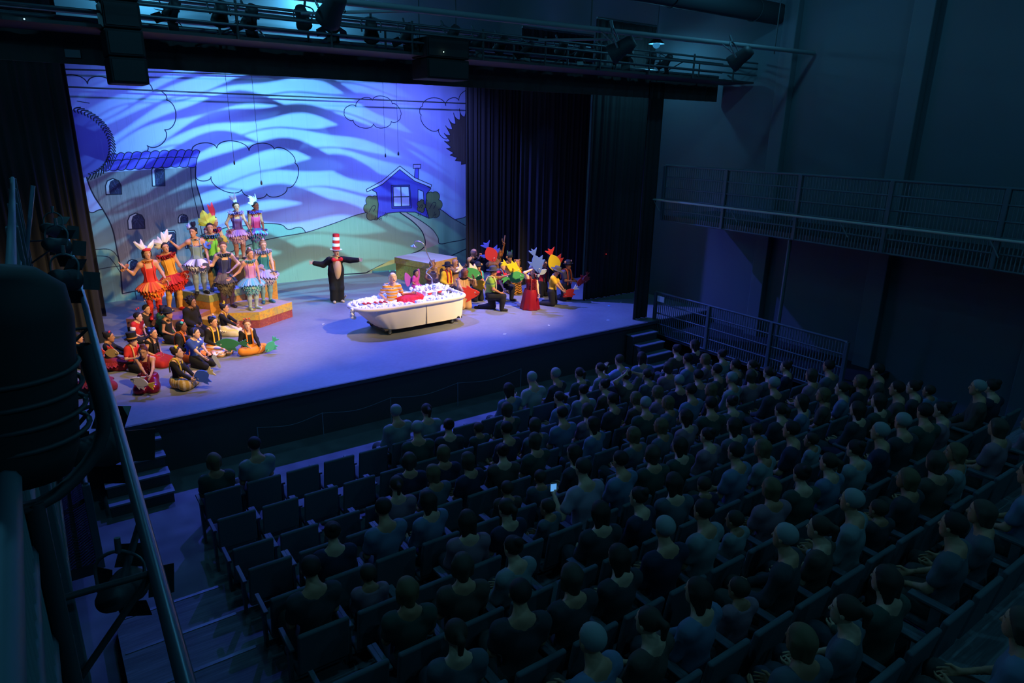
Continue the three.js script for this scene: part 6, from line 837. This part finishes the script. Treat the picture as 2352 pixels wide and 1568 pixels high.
const looks = [{ hair: 'cap', hairColor: '#241a14', w: 'short dark hair', h: 1.72 }, { hair: 'long', hairColor: '#33241a', w: 'long dark hair', h: 1.62 }, { hair: 'bob', hairColor: '#6a5236', w: 'light brown bobbed hair', h: 1.6 }, { hair: 'cap', hairColor: '#8a8a88', w: 'short grey hair', h: 1.72 }, { hair: 'pony', hairColor: '#3c2a1c', w: 'brown ponytail', h: 1.58 }, { hair: 'cap', hairColor: '#3a2a1c', w: 'short brown hair', h: 1.22, child: true }, { hair: 'bob', hairColor: '#4a3a2e', w: 'brown bobbed hair', h: 1.64 }, { hair: 'bun', hairColor: '#2c1e16', w: 'hair in a bun', h: 1.6 }];
const protos = looks.map((L, i) => { const P = person({ label: 'x', pose: 'chair', h: L.h, cell: 0.026, hair: L.hair, hairColor: L.hairColor, skin: ['#c08a68', '#d0a080', '#b07a58'][i % 3], lean: [0, -0.06], at: [0, -50, 0], look: (i % 3 - 1) * 8, turn: 180 }); P.top('shirt', '#666666', { sleeves: i % 2 ? 'long' : 'short', d: 0.018, m: mat('#666667', 0.95) }); P.trousers(i % 3 ? '#3a4048' : '#45423e'); scene.remove(P.g); return P.g; });
let used = new Set();
function sit(row, k, li, ti, turn, label, dx = 0) {
  const L = looks[li], x = seatX(k) + dx, y = rowY(row), z = rowZ(row);
  if (!seen(x, y + 1.1, z)) return null;
  const g = used.has(li) ? protos[li].clone() : protos[li]; used.add(li); scene.add(g); g.name = used.size === 1 && g === protos[li] && taken.person === undefined ? g.name : g === protos[li] ? g.name : numbered('person');
  g.position.set(x, y + (L.child ? 0.1 : 0), z + 0.02); g.rotation.set(0, Math.PI + R(turn), 0);
  const sh = g.children.find(c => c.name === 'shirt'); sh.material = mat(tops[ti][1], 0.95);
  g.userData = { label: label ?? `${L.child ? 'child' : 'spectator'} with ${L.w} in ${tops[ti][0]}, ${nth(k)} from near aisle, ${nth(row)} row`, category: 'person', group: 'audience in the dark seats' }; return g;
}
// rows counted from the stage; the front rows have gaps, as the photograph shows
const empty = { 0: [2, 3, 4, 7, 8, 16], 1: [0, 1, 2, 3, 4, 9], 2: [0, 1, 2, 3, 6], 3: [0, 2, 10], 4: [0, 4], 5: [2], 6: [0] };
const special = { '0,0': [2, 4, 0, 6], '0,1': [0, 2, 6, 2], '0,5': [3, 2, 4, 0], '0,6': [4, 2, -5, 3], '0,9': [1, 0, 0, 5], '0,10': [3, 1, -8, 3], '2,9': [0, 0, 0, 0], '2,8': [6, 1, 4, 0] };
for (let row = 0; row < 11; row++) for (let k = 0; k < 19; k++) {
  const a = rnd(), b = rnd(), c = rnd(), d = rnd();
  if (!placeSeat(row, k)) continue;
  if ((empty[row] ?? []).includes(k) || (row > 2 && d < 0.1)) continue;
  if (row === 1 && k === 13) continue; if (row === 0 && k === 14) continue; if (row === 5 && k === 6) continue; if (row === 0 && k === 10) continue;
  const s = special[row + ',' + k];
  s ? sit(row, k, s[0], s[1], s[2]) : sit(row, k, Math.floor(a * 8), Math.floor(b * 8), (c - 0.5) * 40 + (seatX(k) - 6.3) * 1.5, undefined, (d - 0.5) * 0.06);
}
// the few who stand out
function special1(row, k, o, shirt) { const P = person({ pose: 'chair', h: 1.66, cell: 0.02, turn: 180, at: [seatX(k), rowY(row), rowZ(row) + 0.02], category: 'person', hair: 'bun', hairColor: '#4a3626', skin: '#d0a080', group: 'audience in the dark seats', ...o }); P.top('shirt', shirt, { sleeves: 'short', d: 0.018 }); P.trousers('#1c2230'); return P; }
special1(1, 13, { label: 'spectator with both hands folded over the head near the far steps', lh: [-0.1, 1.24, 0.0], rh: [0.1, 1.24, 0.0], pole: [[-1, 0.4, 0], [1, 0.4, 0]].map(q => [-q[0], q[1], q[2]]) }, '#5a5048');
special1(0, 14, { label: 'spectator with bent arm raised to the head, front row beside the stage wall', lh: [-0.24, 0.98, -0.2], rh: [0.16, 0.7, -0.3], hair: 'cap' }, '#8890c0');
special1(0, 10, { label: 'spectator with grey hair and one arm lifted to the face, front row middle', rh: [0.2, 1.05, -0.22], lh: [-0.26, 0.84, -0.2], hair: 'cap', hairColor: '#9a9a94', h: 1.74 }, '#9a9a94');
{
  const P = special1(5, 6, { label: 'spectator in pale mauve shirt holding up a lit phone screen', lh: [-0.3, 0.93, -0.2], hand: ['grip', 'rest'], hair: 'cap', hairColor: '#3a3028', h: 1.78, fat: 1.1 }, '#9a8a98');
  const W = V(seatX(6) - 0.3, rowY(5) + 1.02, rowZ(5) - 0.2), t = thing('phone', 'small lit phone screen held up by the spectator in the mauve shirt', 'phone', [W.x, W.y, W.z], R(-18));
  part('case', [box(0.08, 0.105, 0.009, 0, 0, 0, 0.004)], M.dark, t); part('screen', [span(-0.036, 0.036, -0.047, 0.047, 0.0046, 0.006)], mat('#000000', 0.4, { emissive: '#66b4ff', emissiveIntensity: 0.8 }), t);
  const l = new THREE.RectAreaLight('#66b4ff', 1.2, 0.07, 0.09); l.position.set(W.x, W.y, W.z).add(V(0, 0, 0.012).applyAxisAngle(V(0, 1, 0), R(-18))); l.lookAt(l.position.clone().add(V(0, 0, 1).applyAxisAngle(V(0, 1, 0), R(-18)))); scene.add(l);
}
scene.traverse(o => { if (o.isMesh) { o.castShadow = true; o.receiveShadow = true; } });
renderer.render(scene, camera);
